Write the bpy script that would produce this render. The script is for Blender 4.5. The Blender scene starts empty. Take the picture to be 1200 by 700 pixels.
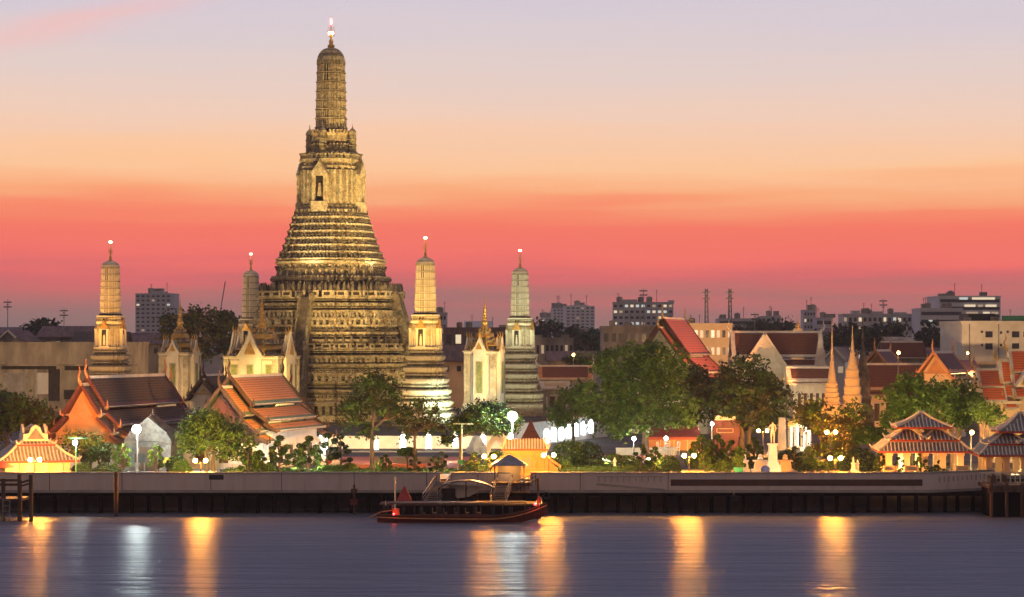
import bpy, math, random
import numpy as np
from mathutils import Vector, Matrix
R = math.radians
random.seed(7)
rng = np.random.default_rng(7)
scene = bpy.context.scene
COL = scene.collection

# ------------------------------------------------------------------ camera
F = 2690.0                      # focal length in pixels of the 1200 px wide photograph
CAMZ = 15.0
cd = bpy.data.cameras.new("camera"); cam = bpy.data.objects.new("camera", cd); COL.objects.link(cam)
cd.sensor_width = 36.0; cd.lens = F / 1200 * 36.0
cam.location = (0, 0, CAMZ); cam.rotation_euler = (R(90), 0, 0)
cd.shift_y = 50 / 1200.0
cd.clip_start = 1.0; cd.clip_end = 60000
scene.camera = cam

# ------------------------------------------------------------------ sky
def srgb(r, g, b):
    f = lambda c: (c/255/12.92) if c <= 10 else ((c/255+0.055)/1.055)**2.4
    return (f(r), f(g), f(b), 1)
world = bpy.data.worlds.new("World"); scene.world = world; world.use_nodes = True
nt = world.node_tree; nt.nodes.clear()
N = lambda t: nt.nodes.new(t)
def math_(op, a, b=None, c=None):
    n = N("ShaderNodeMath"); n.operation = op
    for i, x in enumerate((a, b, c)):
        if x is None: continue
        if isinstance(x, (int, float)): n.inputs[i].default_value = x
        else: nt.links.new(x, n.inputs[i])
    return n.outputs[0]
tc = N("ShaderNodeTexCoord"); sx = N("ShaderNodeSeparateXYZ"); nt.links.new(tc.outputs["Generated"], sx.inputs[0])
dx, dy, dz = sx.outputs[0], sx.outputs[1], sx.outputs[2]
# long flat cloud streaks bend the colour bands a little
mp = N("ShaderNodeMapping"); mp.inputs["Scale"].default_value = (5.0, 5.0, 60.0); mp.inputs["Rotation"].default_value = (0, R(1.2), 0)
nt.links.new(tc.outputs["Generated"], mp.inputs[0])
nz = N("ShaderNodeTexNoise"); nz.inputs["Scale"].default_value = 1.0; nz.inputs["Detail"].default_value = 5; nz.inputs["Roughness"].default_value = 0.5
nt.links.new(mp.outputs[0], nz.inputs["Vector"])
mp2 = N("ShaderNodeMapping"); mp2.inputs["Scale"].default_value = (8, 8, 170.0); mp2.inputs["Rotation"].default_value = (0, R(-2.0), 0)
nt.links.new(tc.outputs["Generated"], mp2.inputs[0])
nz2 = N("ShaderNodeTexNoise"); nz2.inputs["Scale"].default_value = 1.0; nz2.inputs["Detail"].default_value = 4
nt.links.new(mp2.outputs[0], nz2.inputs["Vector"])
w = math_('ADD', math_('MULTIPLY', math_('SUBTRACT', nz.outputs[0], 0.5), 0.028), math_('MULTIPLY', math_('SUBTRACT', nz2.outputs[0], 0.5), 0.012))
zz = math_('ADD', dz, math_('MULTIPLY', w, math_('MULTIPLY_ADD', dz, -3.0, 1.0)))
zz = math_('ADD', zz, math_('MULTIPLY', dx, 0.006))
fac = math_('DIVIDE', zz, 0.20)
ramp = N("ShaderNodeValToRGB"); nt.links.new(fac, ramp.inputs[0]); el = ramp.color_ramp.elements
def ypos(y): return math.sin(math.atan((400 - y) / F)) / 0.20
stops = [(400, (140, 112, 108)), (380, (150, 114, 108)), (358, (172, 112, 107)), (342, (198, 110, 104)), (326, (222, 104, 104)), (300, (255, 114, 100)), (268, (255, 120, 94)),
         (247, (255, 138, 100)), (224, (255, 174, 122)), (196, (255, 198, 150)), (140, (240, 203, 180)), (90, (226, 203, 194)), (40, (214, 200, 203)), (0, (206, 196, 208)), (-120, (168, 168, 198))]
while len(el) < len(stops): el.new(0.5)
for e, (y, c) in zip(el, stops): e.position = max(0, min(1, ypos(y))); e.color = srgb(*c)
# higher sky: lilac to a dim dusk blue; the sky opposite the afterglow is dimmer
ramp2 = N("ShaderNodeValToRGB"); nt.links.new(dz, ramp2.inputs[0]); e2 = ramp2.color_ramp.elements
e2[0].position = 0.19; e2[0].color = (1, 1, 1, 1); e2[1].position = 0.75; e2[1].color = (0.38, 0.42, 0.60, 1)
m = e2.new(0.38); m.color = (0.84, 0.88, 1.05, 1)
mul = N("ShaderNodeMix"); mul.data_type = 'RGBA'; mul.blend_type = 'MULTIPLY'; mul.inputs[0].default_value = 1
# one long rosy wisp high on the left
dd = math_('SUBTRACT', dz, math_('MULTIPLY_ADD', dx, 0.24, 0.180)); dd = math_('ADD', dd, math_('MULTIPLY', math_('SUBTRACT', nz2.outputs[0], 0.5), 0.010))
g1 = math_('EXPONENT', math_('MULTIPLY', math_('MULTIPLY', dd, dd), -28000.0)); ex = math_('ADD', dx, 0.185); g2 = math_('EXPONENT', math_('MULTIPLY', math_('MULTIPLY', ex, ex), -330.0))
wm = N("ShaderNodeMix"); wm.data_type = 'RGBA'; nt.links.new(math_('MULTIPLY', math_('MULTIPLY', g1, g2), 0.5), wm.inputs[0]); nt.links.new(ramp.outputs[0], wm.inputs[6]); wm.inputs[7].default_value = srgb(246, 182, 172)
nt.links.new(wm.outputs[2], mul.inputs[6]); nt.links.new(ramp2.outputs[0], mul.inputs[7])
east = N("ShaderNodeMapRange"); east.inputs[1].default_value = -0.3; east.inputs[2].default_value = 0.75; nt.links.new(dy, east.inputs[0])
mx = N("ShaderNodeMix"); mx.data_type = 'RGBA'; nt.links.new(east.outputs[0], mx.inputs[0])
mx.inputs[6].default_value = (0.29, 0.22, 0.205, 1); nt.links.new(mul.outputs[2], mx.inputs[7])
bg = N("ShaderNodeBackground"); nt.links.new(mx.outputs[2], bg.inputs[0]); bg.inputs[1].default_value = 1.13
sky = N("ShaderNodeTexSky"); sky.sky_type = 'NISHITA'; sky.sun_disc = False; sky.sun_elevation = R(-3); sky.sun_rotation = R(-6)
bg2 = N("ShaderNodeBackground"); nt.links.new(sky.outputs[0], bg2.inputs[0]); bg2.inputs[1].default_value = 0.02
add = N("ShaderNodeAddShader"); nt.links.new(bg.outputs[0], add.inputs[0]); nt.links.new(bg2.outputs[0], add.inputs[1])
out = N("ShaderNodeOutputWorld"); nt.links.new(add.outputs[0], out.inputs[0])
# the last glow of the sun, just above the horizon behind the temple
sd = bpy.data.lights.new("sun", 'SUN'); sd.energy = 0.12; sd.angle = R(12); sd.color = (1, 0.62, 0.45)
so = bpy.data.objects.new("sun", sd); COL.objects.link(so); so.rotation_euler = (R(88), 0, R(180 + 6))
scene.view_settings.view_transform = 'Standard'; scene.view_settings.look = 'None'
scene.view_settings.exposure = 0; scene.view_settings.gamma = 1
try: scene.view_settings.use_curve_mapping = False
except Exception: pass
scene.cycles.use_denoising = True
try: scene.cycles.denoiser = 'OPENIMAGEDENOISE'
except Exception: pass
scene.cycles.use_light_tree = True
scene.cycles.sample_clamp_indirect = 4; scene.cycles.max_bounces = 5; scene.cycles.diffuse_bounces = 2
scene.cycles.glossy_bounces = 3; scene.cycles.transparent_max_bounces = 6; scene.cycles.caustics_reflective = False; scene.cycles.caustics_refractive = False

# ------------------------------------------------------------------ helpers
def at(px, py, D): return Vector(((px - 600) / F * D, D, CAMZ + (400 - py) / F * D))
def xd(px, D): return (px - 600) / F * D
def zd(py, D): return CAMZ + (400 - py) / F * D
GZ = -1.0          # promenade and temple ground
WZ = -4.6          # river
TH = R(-16.2)      # the temple's own axes
U = Vector((math.cos(TH), math.sin(TH), 0)); V = Vector((-math.sin(TH), math.cos(TH), 0))

class MB:
    def __init__(s): s.v = []; s.f = []; s.m = []
    def add(s, vs, fs, mat=0, M=None):
        o = len(s.v)
        s.v.extend([tuple(M @ Vector(p)) for p in vs] if M is not None else [tuple(p) for p in vs])
        s.f.extend([tuple(i + o for i in f) for f in fs]); s.m.extend([mat] * len(fs)); return s
    def box(s, x0, x1, y0, y1, z0, z1, mat=0, M=None):
        return s.add([(x0,y0,z0),(x1,y0,z0),(x1,y1,z0),(x0,y1,z0),(x0,y0,z1),(x1,y0,z1),(x1,y1,z1),(x0,y1,z1)],
                     [(3,2,1,0),(4,5,6,7),(0,1,5,4),(1,2,6,5),(2,3,7,6),(3,0,4,7)], mat, M)
    def cb(s, c, sx, sy, sz, rz=0, mat=0, taper=1.0):   # box on a base point, turned and tapered
        M = Matrix.Translation(Vector(c)) @ Matrix.Rotation(rz, 4, 'Z'); a, b = sx/2, sy/2; t = taper
        return s.add([(-a,-b,0),(a,-b,0),(a,b,0),(-a,b,0),(-a*t,-b*t,sz),(a*t,-b*t,sz),(a*t,b*t,sz),(-a*t,b*t,sz)],
                     [(3,2,1,0),(4,5,6,7),(0,1,5,4),(1,2,6,5),(2,3,7,6),(3,0,4,7)], mat, M)
    def loft(s, rings, mat=0, caps=True, M=None, mats=None):
        n = len(rings[0]); vs = [p for r in rings for p in r]
        for k in range(len(rings) - 1):
            fs = [(k*n+i, k*n+(i+1) % n, (k+1)*n+(i+1) % n, (k+1)*n+i) for i in range(n)]
            if k == 0: s.add(vs, fs, mats[0] if mats else mat, M); base = len(s.v) - len(vs)
            else:
                s.f.extend([tuple(i + base for i in f) for f in fs]); s.m.extend([mats[k] if mats else mat] * n)
        if caps:
            s.f.append(tuple(base + i for i in reversed(range(n)))); s.m.append(mats[0] if mats else mat)
            s.f.append(tuple(base + (len(rings)-1)*n + i for i in range(n))); s.m.append(mats[-1] if mats else mat)
        return s
    def lathe(s, prof, n=16, mat=0, c=(0,0,0)):   # prof: (r, z)
        return s.loft([[(c[0]+r*math.cos(2*math.pi*i/n), c[1]+r*math.sin(2*math.pi*i/n), c[2]+z) for i in range(n)] for r, z in prof], mat)
    def tube(s, path, radii, n=6, mat=0):
        path = [Vector(p) for p in path]
        if isinstance(radii, (int, float)): radii = [radii] * len(path)
        rings = []
        for i, p in enumerate(path):
            d = (path[min(i+1, len(path)-1)] - path[max(i-1, 0)]).normalized()
            a = d.cross(Vector((0, 0, 1)) if abs(d.z) < 0.9 else Vector((1, 0, 0))).normalized(); b = d.cross(a)
            rings.append([tuple(p + (a*math.cos(2*math.pi*k/n) + b*math.sin(2*math.pi*k/n)) * radii[i]) for k in range(n)])
        return s.loft(rings, mat)
    def bar(s, a, b, w, h, mat=0):   # square bar between two points
        a = Vector(a); b = Vector(b); d = (b - a).normalized()
        sd = d.cross(Vector((0, 0, 1)) if abs(d.z) < 0.95 else Vector((0, 1, 0))).normalized() * w/2; up = sd.cross(d).normalized() * h/2
        return s.loft([[tuple(p - sd - up), tuple(p + sd - up), tuple(p + sd + up), tuple(p - sd + up)] for p in (a, b)], mat)
    def prism(s, poly, y0, y1, mat=0, M=None):   # poly in (x, z), pushed along y
        n = len(poly)
        return s.add([(x, y0, z) for x, z in poly] + [(x, y1, z) for x, z in poly],
                     [tuple(range(n)), tuple(reversed(range(n, 2*n)))] + [(i, n+i, n+(i+1) % n, (i+1) % n) for i in range(n)], mat, M)
    def ball(s, c, r, mat=0, n=10, k=6, sz=1.0):
        return s.loft([[(c[0]+r*math.sin(math.pi*j/k)*math.cos(2*math.pi*i/n), c[1]+r*math.sin(math.pi*j/k)*math.sin(2*math.pi*i/n), c[2]-r*sz*math.cos(math.pi*j/k)) for i in range(n)]
                       for j in [0.15] + list(range(1, k)) + [k-0.15]], mat)
    def build(s, name, mats, parent=None, loc=(0,0,0), rz=0, smooth=False):
        me = bpy.data.meshes.new(name); me.from_pydata(s.v, [], s.f)
        for mt in (mats if isinstance(mats, (list, tuple)) else [mats]): me.materials.append(mt)
        me.polygons.foreach_set("material_index", s.m)
        if smooth: me.polygons.foreach_set("use_smooth", [True] * len(s.f))
        me.update()
        o = bpy.data.objects.new(name, me); COL.objects.link(o); o.location = loc; o.rotation_euler = (0, 0, rz)
        if parent is not None: o.parent = parent
        return o

def tag(o, label=None, cat=None, group=None, kind=None):
    if label: o["label"] = label
    if cat: o["category"] = cat
    if group: o["group"] = group
    if kind: o["kind"] = kind
    return o
def thing(name, label, cat, loc, rz=0, group=None):
    o = bpy.data.objects.new(name, None); COL.objects.link(o); o.location = loc; o.rotation_euler = (0, 0, rz); o.empty_display_size = 0.3
    return tag(o, label, cat, group)
KIDS = {}
def copy_tree(o, parent=None):
    c = o.copy(); COL.objects.link(c)
    if parent is not None: c.parent = parent
    for ch in list(o.children):
        if ch.type == 'LIGHT' or True: copy_tree(ch, c)
    return c
def clone(o, loc, rz, label, scale=1.0):
    c = copy_tree(o); c.location = loc; c.rotation_euler = (0, 0, rz); c.scale = (scale,)*3 if isinstance(scale, (int, float)) else scale; c["label"] = label; return c

# ------------------------------------------------------------------ materials
MATS = {}
def mat(name, c1, c2=None, scale=1.0, rough=0.7, metal=0.0, bump=0.0, bscale=None, spec=0.3, emit=None, estr=0.0, stretch=(1,1,1), detail=5, lo=0.35, hi=0.65, c3=None, vor=None):
    m = bpy.data.materials.new(name); m.use_nodes = True; t = m.node_tree; b = t.nodes["Principled BSDF"]
    b.inputs["Roughness"].default_value = rough; b.inputs["Metallic"].default_value = metal; b.inputs["Specular IOR Level"].default_value = spec
    b.inputs["Base Color"].default_value = (*c1, 1)
    if c2 is not None or bump:
        tcn = t.nodes.new("ShaderNodeTexCoord"); mpn = t.nodes.new("ShaderNodeMapping"); mpn.inputs["Scale"].default_value = stretch
        t.links.new(tcn.outputs["Object"], mpn.inputs[0])
    if c2 is not None:
        n = t.nodes.new("ShaderNodeTexNoise"); n.inputs["Scale"].default_value = scale; n.inputs["Detail"].default_value = detail; n.inputs["Roughness"].default_value = 0.62
        t.links.new(mpn.outputs[0], n.inputs["Vector"])
        r = t.nodes.new("ShaderNodeValToRGB"); r.color_ramp.elements[0].position = lo; r.color_ramp.elements[1].position = hi
        r.color_ramp.elements[0].color = (*c1, 1); r.color_ramp.elements[1].color = (*c2, 1)
        if c3: e = r.color_ramp.elements.new(0.5*(lo+hi)); e.color = (*c3, 1)
        t.links.new(n.outputs[0], r.inputs[0]); col = r.outputs[0]
        if vor:   # broken-porcelain chips: a second, sharper colour scatter
            v = t.nodes.new("ShaderNodeTexVoronoi"); v.inputs["Scale"].default_value = vor[0]; t.links.new(mpn.outputs[0], v.inputs["Vector"])
            rr = t.nodes.new("ShaderNodeValToRGB"); rr.color_ramp.interpolation = 'CONSTANT'
            els = rr.color_ramp.elements; els[0].position = 0; els[0].color = (*vor[1][0], 1); els[1].position = 1/len(vor[1]); els[1].color = (*vor[1][1], 1)
            for i, c in enumerate(vor[1][2:]): e = els.new((i+2)/len(vor[1])); e.color = (*c, 1)
            sp = t.nodes.new("ShaderNodeSeparateColor"); t.links.new(v.outputs["Color"], sp.inputs[0]); t.links.new(sp.outputs[0], rr.inputs[0])
            mxn = t.nodes.new("ShaderNodeMix"); mxn.data_type = 'RGBA'; mxn.inputs[0].default_value = vor[2]
            t.links.new(col, mxn.inputs[6]); t.links.new(rr.outputs[0], mxn.inputs[7]); col = mxn.outputs[2]
        t.links.new(col, b.inputs["Base Color"])
    if bump:
        n2 = t.nodes.new("ShaderNodeTexNoise"); n2.inputs["Scale"].default_value = bscale or scale*3; n2.inputs["Detail"].default_value = 4
        t.links.new(mpn.outputs[0], n2.inputs["Vector"]); bp = t.nodes.new("ShaderNodeBump"); bp.inputs["Strength"].default_value = bump; bp.inputs["Distance"].default_value = 0.15
        t.links.new(n2.outputs[0], bp.inputs["Height"]); t.links.new(bp.outputs[0], b.inputs["Normal"])
    if emit is not None:
        b.inputs["Emission Color"].default_value = (*emit, 1); b.inputs["Emission Strength"].default_value = estr
    MATS[name] = m; return m
def leafmat(name, a, b_, sc=1.2):
    m = bpy.data.materials.new(name); m.use_nodes = True; t = m.node_tree; t.nodes.clear()
    g = t.nodes.new("ShaderNodeTexCoord"); n = t.nodes.new("ShaderNodeTexNoise"); n.inputs["Scale"].default_value = sc; n.inputs["Detail"].default_value = 6
    n.inputs["Roughness"].default_value = 0.8
    t.links.new(g.outputs["Object"], n.inputs["Vector"])
    r = t.nodes.new("ShaderNodeValToRGB"); r.color_ramp.elements[0].position = 0.36; r.color_ramp.elements[1].position = 0.64
    r.color_ramp.elements[0].color = (*a, 1); r.color_ramp.elements[1].color = (*b_, 1); t.links.new(n.outputs[0], r.inputs[0])
    d = t.nodes.new("ShaderNodeBsdfPrincipled"); d.inputs["Roughness"].default_value = 0.55; d.inputs["Specular IOR Level"].default_value = 0.25; t.links.new(r.outputs[0], d.inputs["Base Color"])
    tr = t.nodes.new("ShaderNodeBsdfTranslucent"); t.links.new(r.outputs[0], tr.inputs[0])
    mx_ = t.nodes.new("ShaderNodeMixShader"); mx_.inputs[0].default_value = 0.35; t.links.new(d.outputs[0], mx_.inputs[1]); t.links.new(tr.outputs[0], mx_.inputs[2])
    o = t.nodes.new("ShaderNodeOutputMaterial"); t.links.new(mx_.outputs[0], o.inputs[0]); MATS[name] = m; return m
def glow(name, c, s): return mat(name, (0.8, 0.8, 0.8), emit=c, estr=s, rough=0.3)
CHIPS = [(0.55,0.50,0.38),(0.20,0.24,0.16),(0.42,0.34,0.20),(0.62,0.60,0.50),(0.30,0.16,0.09),(0.34,0.38,0.30)]
M_MOS = mat("mosaic_stone", (0.035,0.028,0.018), (0.27,0.235,0.145), 0.9, 0.6, bump=0.9, bscale=3, c3=(0.16,0.135,0.075), vor=(3.2, CHIPS, 0.35))
M_MOSB = mat("lightened_mosaic", (0.16,0.13,0.08), (0.62,0.55,0.37), 1.0, 0.6, bump=0.9, bscale=4, c3=(0.40,0.34,0.21), vor=(3.2, CHIPS, 0.4))  # lightened so ledges and cornice lines carry painted highlights
M_MOSL = mat("pale_mosaic", (0.26,0.22,0.14), (0.60,0.54,0.40), 0.8, 0.55, bump=0.5, bscale=4, vor=(3.5, CHIPS, 0.18))
M_MOSD = mat("weathered_stone", (0.05,0.045,0.04), (0.20,0.17,0.13), 0.7, 0.75, bump=0.6, bscale=3)
M_DARK = mat("dark_recess", (0.02,0.018,0.016), (0.05,0.045,0.04), 1.0, 0.9)  # near-black colour puts the shade into the prang recesses
M_GOLD = mat("gilding", (0.75,0.48,0.14), (0.55,0.32,0.08), 2.0, 0.38, metal=0.6, bump=0.3, bscale=6)
M_CREAM = mat("cream_plaster", (0.62,0.55,0.42), (0.74,0.69,0.58), 0.5, 0.7, bump=0.15, bscale=5)
M_WHITE = mat("white_plaster", (0.66,0.66,0.64), (0.80,0.80,0.78), 0.6, 0.65, bump=0.1, bscale=4)
M_GREY = mat("grey_concrete", (0.22,0.21,0.20), (0.36,0.34,0.32), 0.4, 0.8, bump=0.2)
M_OLDC = mat("stained_concrete", (0.16,0.14,0.12), (0.42,0.36,0.28), 0.25, 0.85, bump=0.3, bscale=2, stretch=(1,1,0.35))
M_DRED = mat("dark_red_paint", (0.13,0.026,0.02), (0.09,0.018,0.015), 0.7, 0.6)
M_RED = mat("red_paint", (0.40,0.07,0.05), (0.30,0.05,0.035), 0.8, 0.55)
M_ORT = mat("orange_roof_tile", (0.32,0.13,0.045), (0.56,0.28,0.10), 0.9, 0.5, bump=0.8, bscale=1, stretch=(1, 6, 6), c3=(0.46,0.21,0.07), lo=.3, hi=.7)
M_ORR = mat("red_orange_roof_tile", (0.58,0.11,0.04), (0.70,0.18,0.06), 1.3, 0.5, bump=0.8, bscale=1, stretch=(1, 6, 6))
M_GRT = mat("green_roof_border", (0.05,0.11,0.06), (0.10,0.18,0.10), 1.5, 0.45)
M_SLT = mat("dark_roof_tile", (0.055,0.045,0.038), (0.13,0.105,0.085), 1.2, 0.8, spec=0.1, bump=0.8, bscale=1, stretch=(1, 6, 6))
M_BRT = mat("brown_roof_tile", (0.10,0.035,0.025), (0.17,0.06,0.04), 1.2, 0.55, bump=0.8, bscale=1, stretch=(1, 6, 6))
M_TRIM = mat("pale_trim", (0.60,0.52,0.40), (0.72,0.66,0.55), 1.0, 0.6)
M_OTRIM = mat("orange_trim", (0.50,0.20,0.08), (0.62,0.30,0.12), 1.0, 0.55)
M_COURSE = mat("tile_course_shade", (0.16,0.07,0.035), (0.26,0.12,0.06), 2.0, 0.8)  # strip colour supplies the shading that the tile lips hardly cast
M_WOOD = mat("dark_wood", (0.06,0.035,0.02), (0.12,0.07,0.045), 2.0, 0.7, stretch=(1,1,0.2))
M_PEACH = mat("peach_plaster", (0.68,0.47,0.26), (0.75,0.55,0.33), 0.4, 0.7)
M_ORPL = mat("orange_plaster", (0.50,0.24,0.08), (0.60,0.31,0.12), 0.5, 0.75)
M_LAND = mat("landing_gate_plaster", (0.36,0.19,0.09), (0.48,0.27,0.14), 1.2, 0.75, bump=.3)
M_SHUT = mat("green_shutter", (0.10,0.16,0.06), (0.30,0.32,0.12), 2.5, 0.5)
M_GLASS = mat("dark_window_glass", (0.02,0.022,0.03), (0.05,0.05,0.06), 1.0, 0.2, spec=0.5)
M_METAL = mat("grey_metal", (0.20,0.20,0.20), (0.32,0.32,0.31), 1.5, 0.45, metal=0.5)
M_BLACK = mat("black_iron", (0.02,0.02,0.02), (0.04,0.04,0.04), 2, 0.5)
M_BARK = mat("bark", (0.09,0.06,0.04), (0.18,0.13,0.09), 3.0, 0.9, bump=0.6, bscale=5, stretch=(1,1,0.3))
M_TILE = mat("sala_tile", (0.13,0.12,0.12), (0.24,0.22,0.21), 1.6, 0.55, bump=0.3)
M_RIB = mat("mortar_rib", (0.52,0.49,0.46), (0.64,0.61,0.58), 1.0, 0.6)
M_HULL = mat("varnished_hull", (0.09,0.018,0.012), (0.17,0.035,0.02), 1.5, 0.35, stretch=(0.3,1,1))
M_FRB = mat("hazed_far_concrete", (0.38,0.36,0.37), (0.50,0.47,0.47), 0.15, 0.8)  # lightened so part of the distance haze sits in the colour
M_FRW = mat("far_white_wall", (0.52,0.50,0.50), (0.62,0.60,0.58), 0.15, 0.8)
M_FRR = mat("old_roof_sheet", (0.09,0.06,0.055), (0.20,0.12,0.10), 0.4, 0.8, stretch=(3,0.4,1))
M_SOIL = mat("garden_soil", (0.10,0.08,0.05), (0.16,0.13,0.08), 1.2, 0.9)
G_WIN = glow("lit_window", (1.0, 0.80, 0.48), 0.75); G_WINC = glow("lit_window_cool", (0.85, 0.95, 0.85), 0.55); G_WINY = glow("lit_window_dim", (1.0, 0.66, 0.30), 0.28)
G_SOD = glow("sodium_globe", (1.0, 0.36, 0.045), 3600.0); G_WHT = glow("white_lamp", (0.86, 1.0, 0.95), 700.0); G_TIP = glow("tip_lamp", (1.0, 0.62, 0.30), 30.0)
G_RED = glow("red_lamp", (1.0, 0.03, 0.03), 26.0); G_LAN = glow("lantern_and_panel_glow", (0.88, 1.0, 1.0), 8.0); G_SML = glow("small_white_lamp", (0.88, 1.0, 0.95), 240.0); G_AMB = glow("amber_lamp", (1.0, 0.45, 0.10), 60.0)
L1 = leafmat("leaf_mid_green", (0.05,0.11,0.018), (0.14,0.22,0.035)); L2 = leafmat("leaf_dark_green", (0.03,0.06,0.016), (0.08,0.13,0.03))
L3 = leafmat("leaf_light_green", (0.08,0.16,0.02), (0.19,0.27,0.05)); L4 = leafmat("leaf_olive", (0.05,0.05,0.018), (0.12,0.11,0.04))
L5 = leafmat("leaf_bright_green", (0.09,0.19,0.02), (0.20,0.32,0.05)); L6 = leafmat("leaf_deep", (0.012,0.026,0.014), (0.03,0.055,0.025))

LN = [0]
def spot(loc, target, power, col=(1,.68,.3), ang=60, blend=0.6, rad=0.3):  # temple floods and added fill spots share this
    l = bpy.data.lights.new("floodlight", 'SPOT'); l.energy = power; l.color = col; l.spot_size = R(ang); l.spot_blend = blend; l.shadow_soft_size = rad
    o = bpy.data.objects.new("floodlight", l); COL.objects.link(o); o.location = loc
    o.rotation_euler = (Vector(target) - Vector(loc)).to_track_quat('-Z', 'Y').to_euler(); return o
def plamp(loc, power, col, rad=0.2):  # light of built lamps and added fills alike
    l = bpy.data.lights.new("lamp_or_fill_light", 'POINT'); l.energy = power; l.color = col; l.shadow_soft_size = rad
    o = bpy.data.objects.new("lamp_or_fill_light", l); COL.objects.link(o); o.location = loc; return o
AMB = (1.0, 0.62, 0.20); YEL = (1.0, 0.74, 0.36); SOD = (1.0, 0.42, 0.08); COOL = (0.80, 1.0, 0.92)

# ------------------------------------------------------------------ ground, river
def sheet(name, pts, z, material, kind='structure'):
    mb = MB(); mb.add([(x, y, z) for x, y in pts], [tuple(range(len(pts)))]); return tag(mb.build(name, material), kind=kind)
M_GROUND = mat("paved_ground", (0.05,0.042,0.035), (0.12,0.105,0.09), 0.15, 0.85)
gb = MB(); gb.add([(-14000,266.5,GZ),(14000,266.5,GZ),(14000,30000,GZ),(-14000,30000,GZ),(-14000,266.5,-9),(14000,266.5,-9)], [(0,1,2,3),(4,5,1,0)])
tag(gb.build("ground", M_GROUND), kind='structure')
mw = bpy.data.materials.new("river_water"); mw.use_nodes = True; t = mw.node_tree; b = t.nodes["Principled BSDF"]
b.inputs["Base Color"].default_value = (0.12, 0.135, 0.175, 1); b.inputs["IOR"].default_value = 1.33; b.inputs["Roughness"].default_value = 0.40; b.inputs["Anisotropic"].default_value = 0.77; b.inputs["Specular IOR Level"].default_value = 0.5
g = t.nodes.new("ShaderNodeTexCoord"); hs = None
for sc, st, amp in ((0.10, (0.45, 1.7, 1), 3.2), (0.25, (0.35, 1.6, 1), 1.0), (0.9, (0.35, 1.8, 1), 0.8), (3.2, (0.35, 1.6, 1), 0.28)):
    q = t.nodes.new("ShaderNodeMapping"); q.inputs["Scale"].default_value = st; t.links.new(g.outputs["Object"], q.inputs[0])
    n = t.nodes.new("ShaderNodeTexNoise"); n.inputs["Scale"].default_value = sc; n.inputs["Detail"].default_value = 2; t.links.new(q.outputs[0], n.inputs["Vector"])
    k = t.nodes.new("ShaderNodeMath"); k.operation = 'MULTIPLY_ADD'; k.inputs[1].default_value = amp; t.links.new(n.outputs[0], k.inputs[0])
    if hs is not None: t.links.new(hs, k.inputs[2])
    else: k.inputs[2].default_value = 0
    hs = k.outputs[0]
tg = t.nodes.new("ShaderNodeCombineXYZ"); tg.inputs[1].default_value = 1.0; t.links.new(tg.outputs[0], b.inputs["Tangent"])
bp = t.nodes.new("ShaderNodeBump"); bp.inputs["Strength"].default_value = 1.0; bp.inputs["Distance"].default_value = 0.36; t.links.new(hs, bp.inputs["Height"]); t.links.new(bp.outputs[0], b.inputs["Normal"])
sheet("river_water", [(-3000,-600),(3000,-600),(3000,266.4),(-3000,266.4)], WZ, mw)
# ------------------------------------------------------------------ prangs
Q = [(1,.42),(.92,.42),(.92,.6),(.8,.6),(.8,.8),(.6,.8),(.6,.92),(.42,.92),(.42,1)]
Q1 = Q; Q2 = [(1,.3),(.92,.3),(.92,.55),(.76,.55),(.76,.76),(.55,.76),(.55,.92),(.3,.92),(.3,1)]
def redent(r, z):
    pts = []
    for k in range(4):
        c, s = [(1,0),(0,1),(-1,0),(0,-1)][k]
        pts += [((x*c - y*s)*r, (x*s + y*c)*r, z) for x, y in Q]
    return pts
def ploft(mb, prof, mats_): mb.loft([redent(r, z) for z, r, *_ in prof], caps=True, mats=[(p[2] if len(p) > 2 else mats_) for p in prof[:-1]])
def moulds(z0, z1, r0, r1, n, m0=0, m1=1, md=2, pw=1.0, bulge=0.05):
    P = []
    for i in range(n):
        a = i / n; h = (z1 - z0) / n; z = z0 + h*i; r = r0 + (r1 - r0) * (a ** pw); rn = r0 + (r1 - r0) * (((i+1)/n) ** pw); w = r * bulge
        P += [(z, r, m1), (z+.12*h, r+w, m1), (z+.34*h, r+w*1.25, m0), (z+.44*h, r+w*.7, md), (z+.48*h, r-w*1.0, md), (z+.64*h, rn-w*.9, md), (z+.66*h, rn+w*.6, m0), (z+.80*h, rn+w*.6, md), (z+.86*h, rn-w*.5, m0)]
    P.append((z1, r1, m0)); return P
def around(mb, r, spacing, fn, minlen=0.0):
    p = redent(r, 0)
    for i in range(len(p)):
        a = Vector(p[i]); b = Vector(p[(i+1) % len(p)]); d = b - a; L = d.length
        if L < max(minlen, 1e-6): continue
        n = max(1, int(L / spacing)); ang = math.atan2(d.y, d.x)
        for k in range(n): fn(mb, a + d * ((k+.5)/n), ang)
def posts(z0, z1, w, dp, m, taper=1.0): return lambda mb, c, a: mb.cb((c.x, c.y, z0), w, dp, z1-z0, a, m, taper)
def figures(z0, h, m):
    def fn(mb, c, a):
        mb.cb((c.x, c.y, z0), .5*h*.9, .4*h, .5*h, a, m, .6); mb.cb((c.x, c.y, z0+.5*h), .3*h, .3*h, .25*h, a, m, 1.5); mb.cb((c.x, c.y, z0+.75*h), .2*h, .2*h, .25*h, a, m, .5)
        d = Vector((math.cos(a), math.sin(a)))
        for s in (-1, 1): mb.bar((c.x+d.x*s*.2*h, c.y+d.y*s*.2*h, z0+.6*h), (c.x+d.x*s*.42*h, c.y+d.y*s*.42*h, z0+1.0*h), .12*h, .12*h, m)
    return fn
def pinnacle(z0, h, w, m): return lambda mb, c, a: (mb.cb((c.x, c.y, z0), w, w, h*.5, a, m, .9), mb.cb((c.x, c.y, z0+h*.5), w*.9, w*.9, h*.5, a, m, .05))
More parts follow.
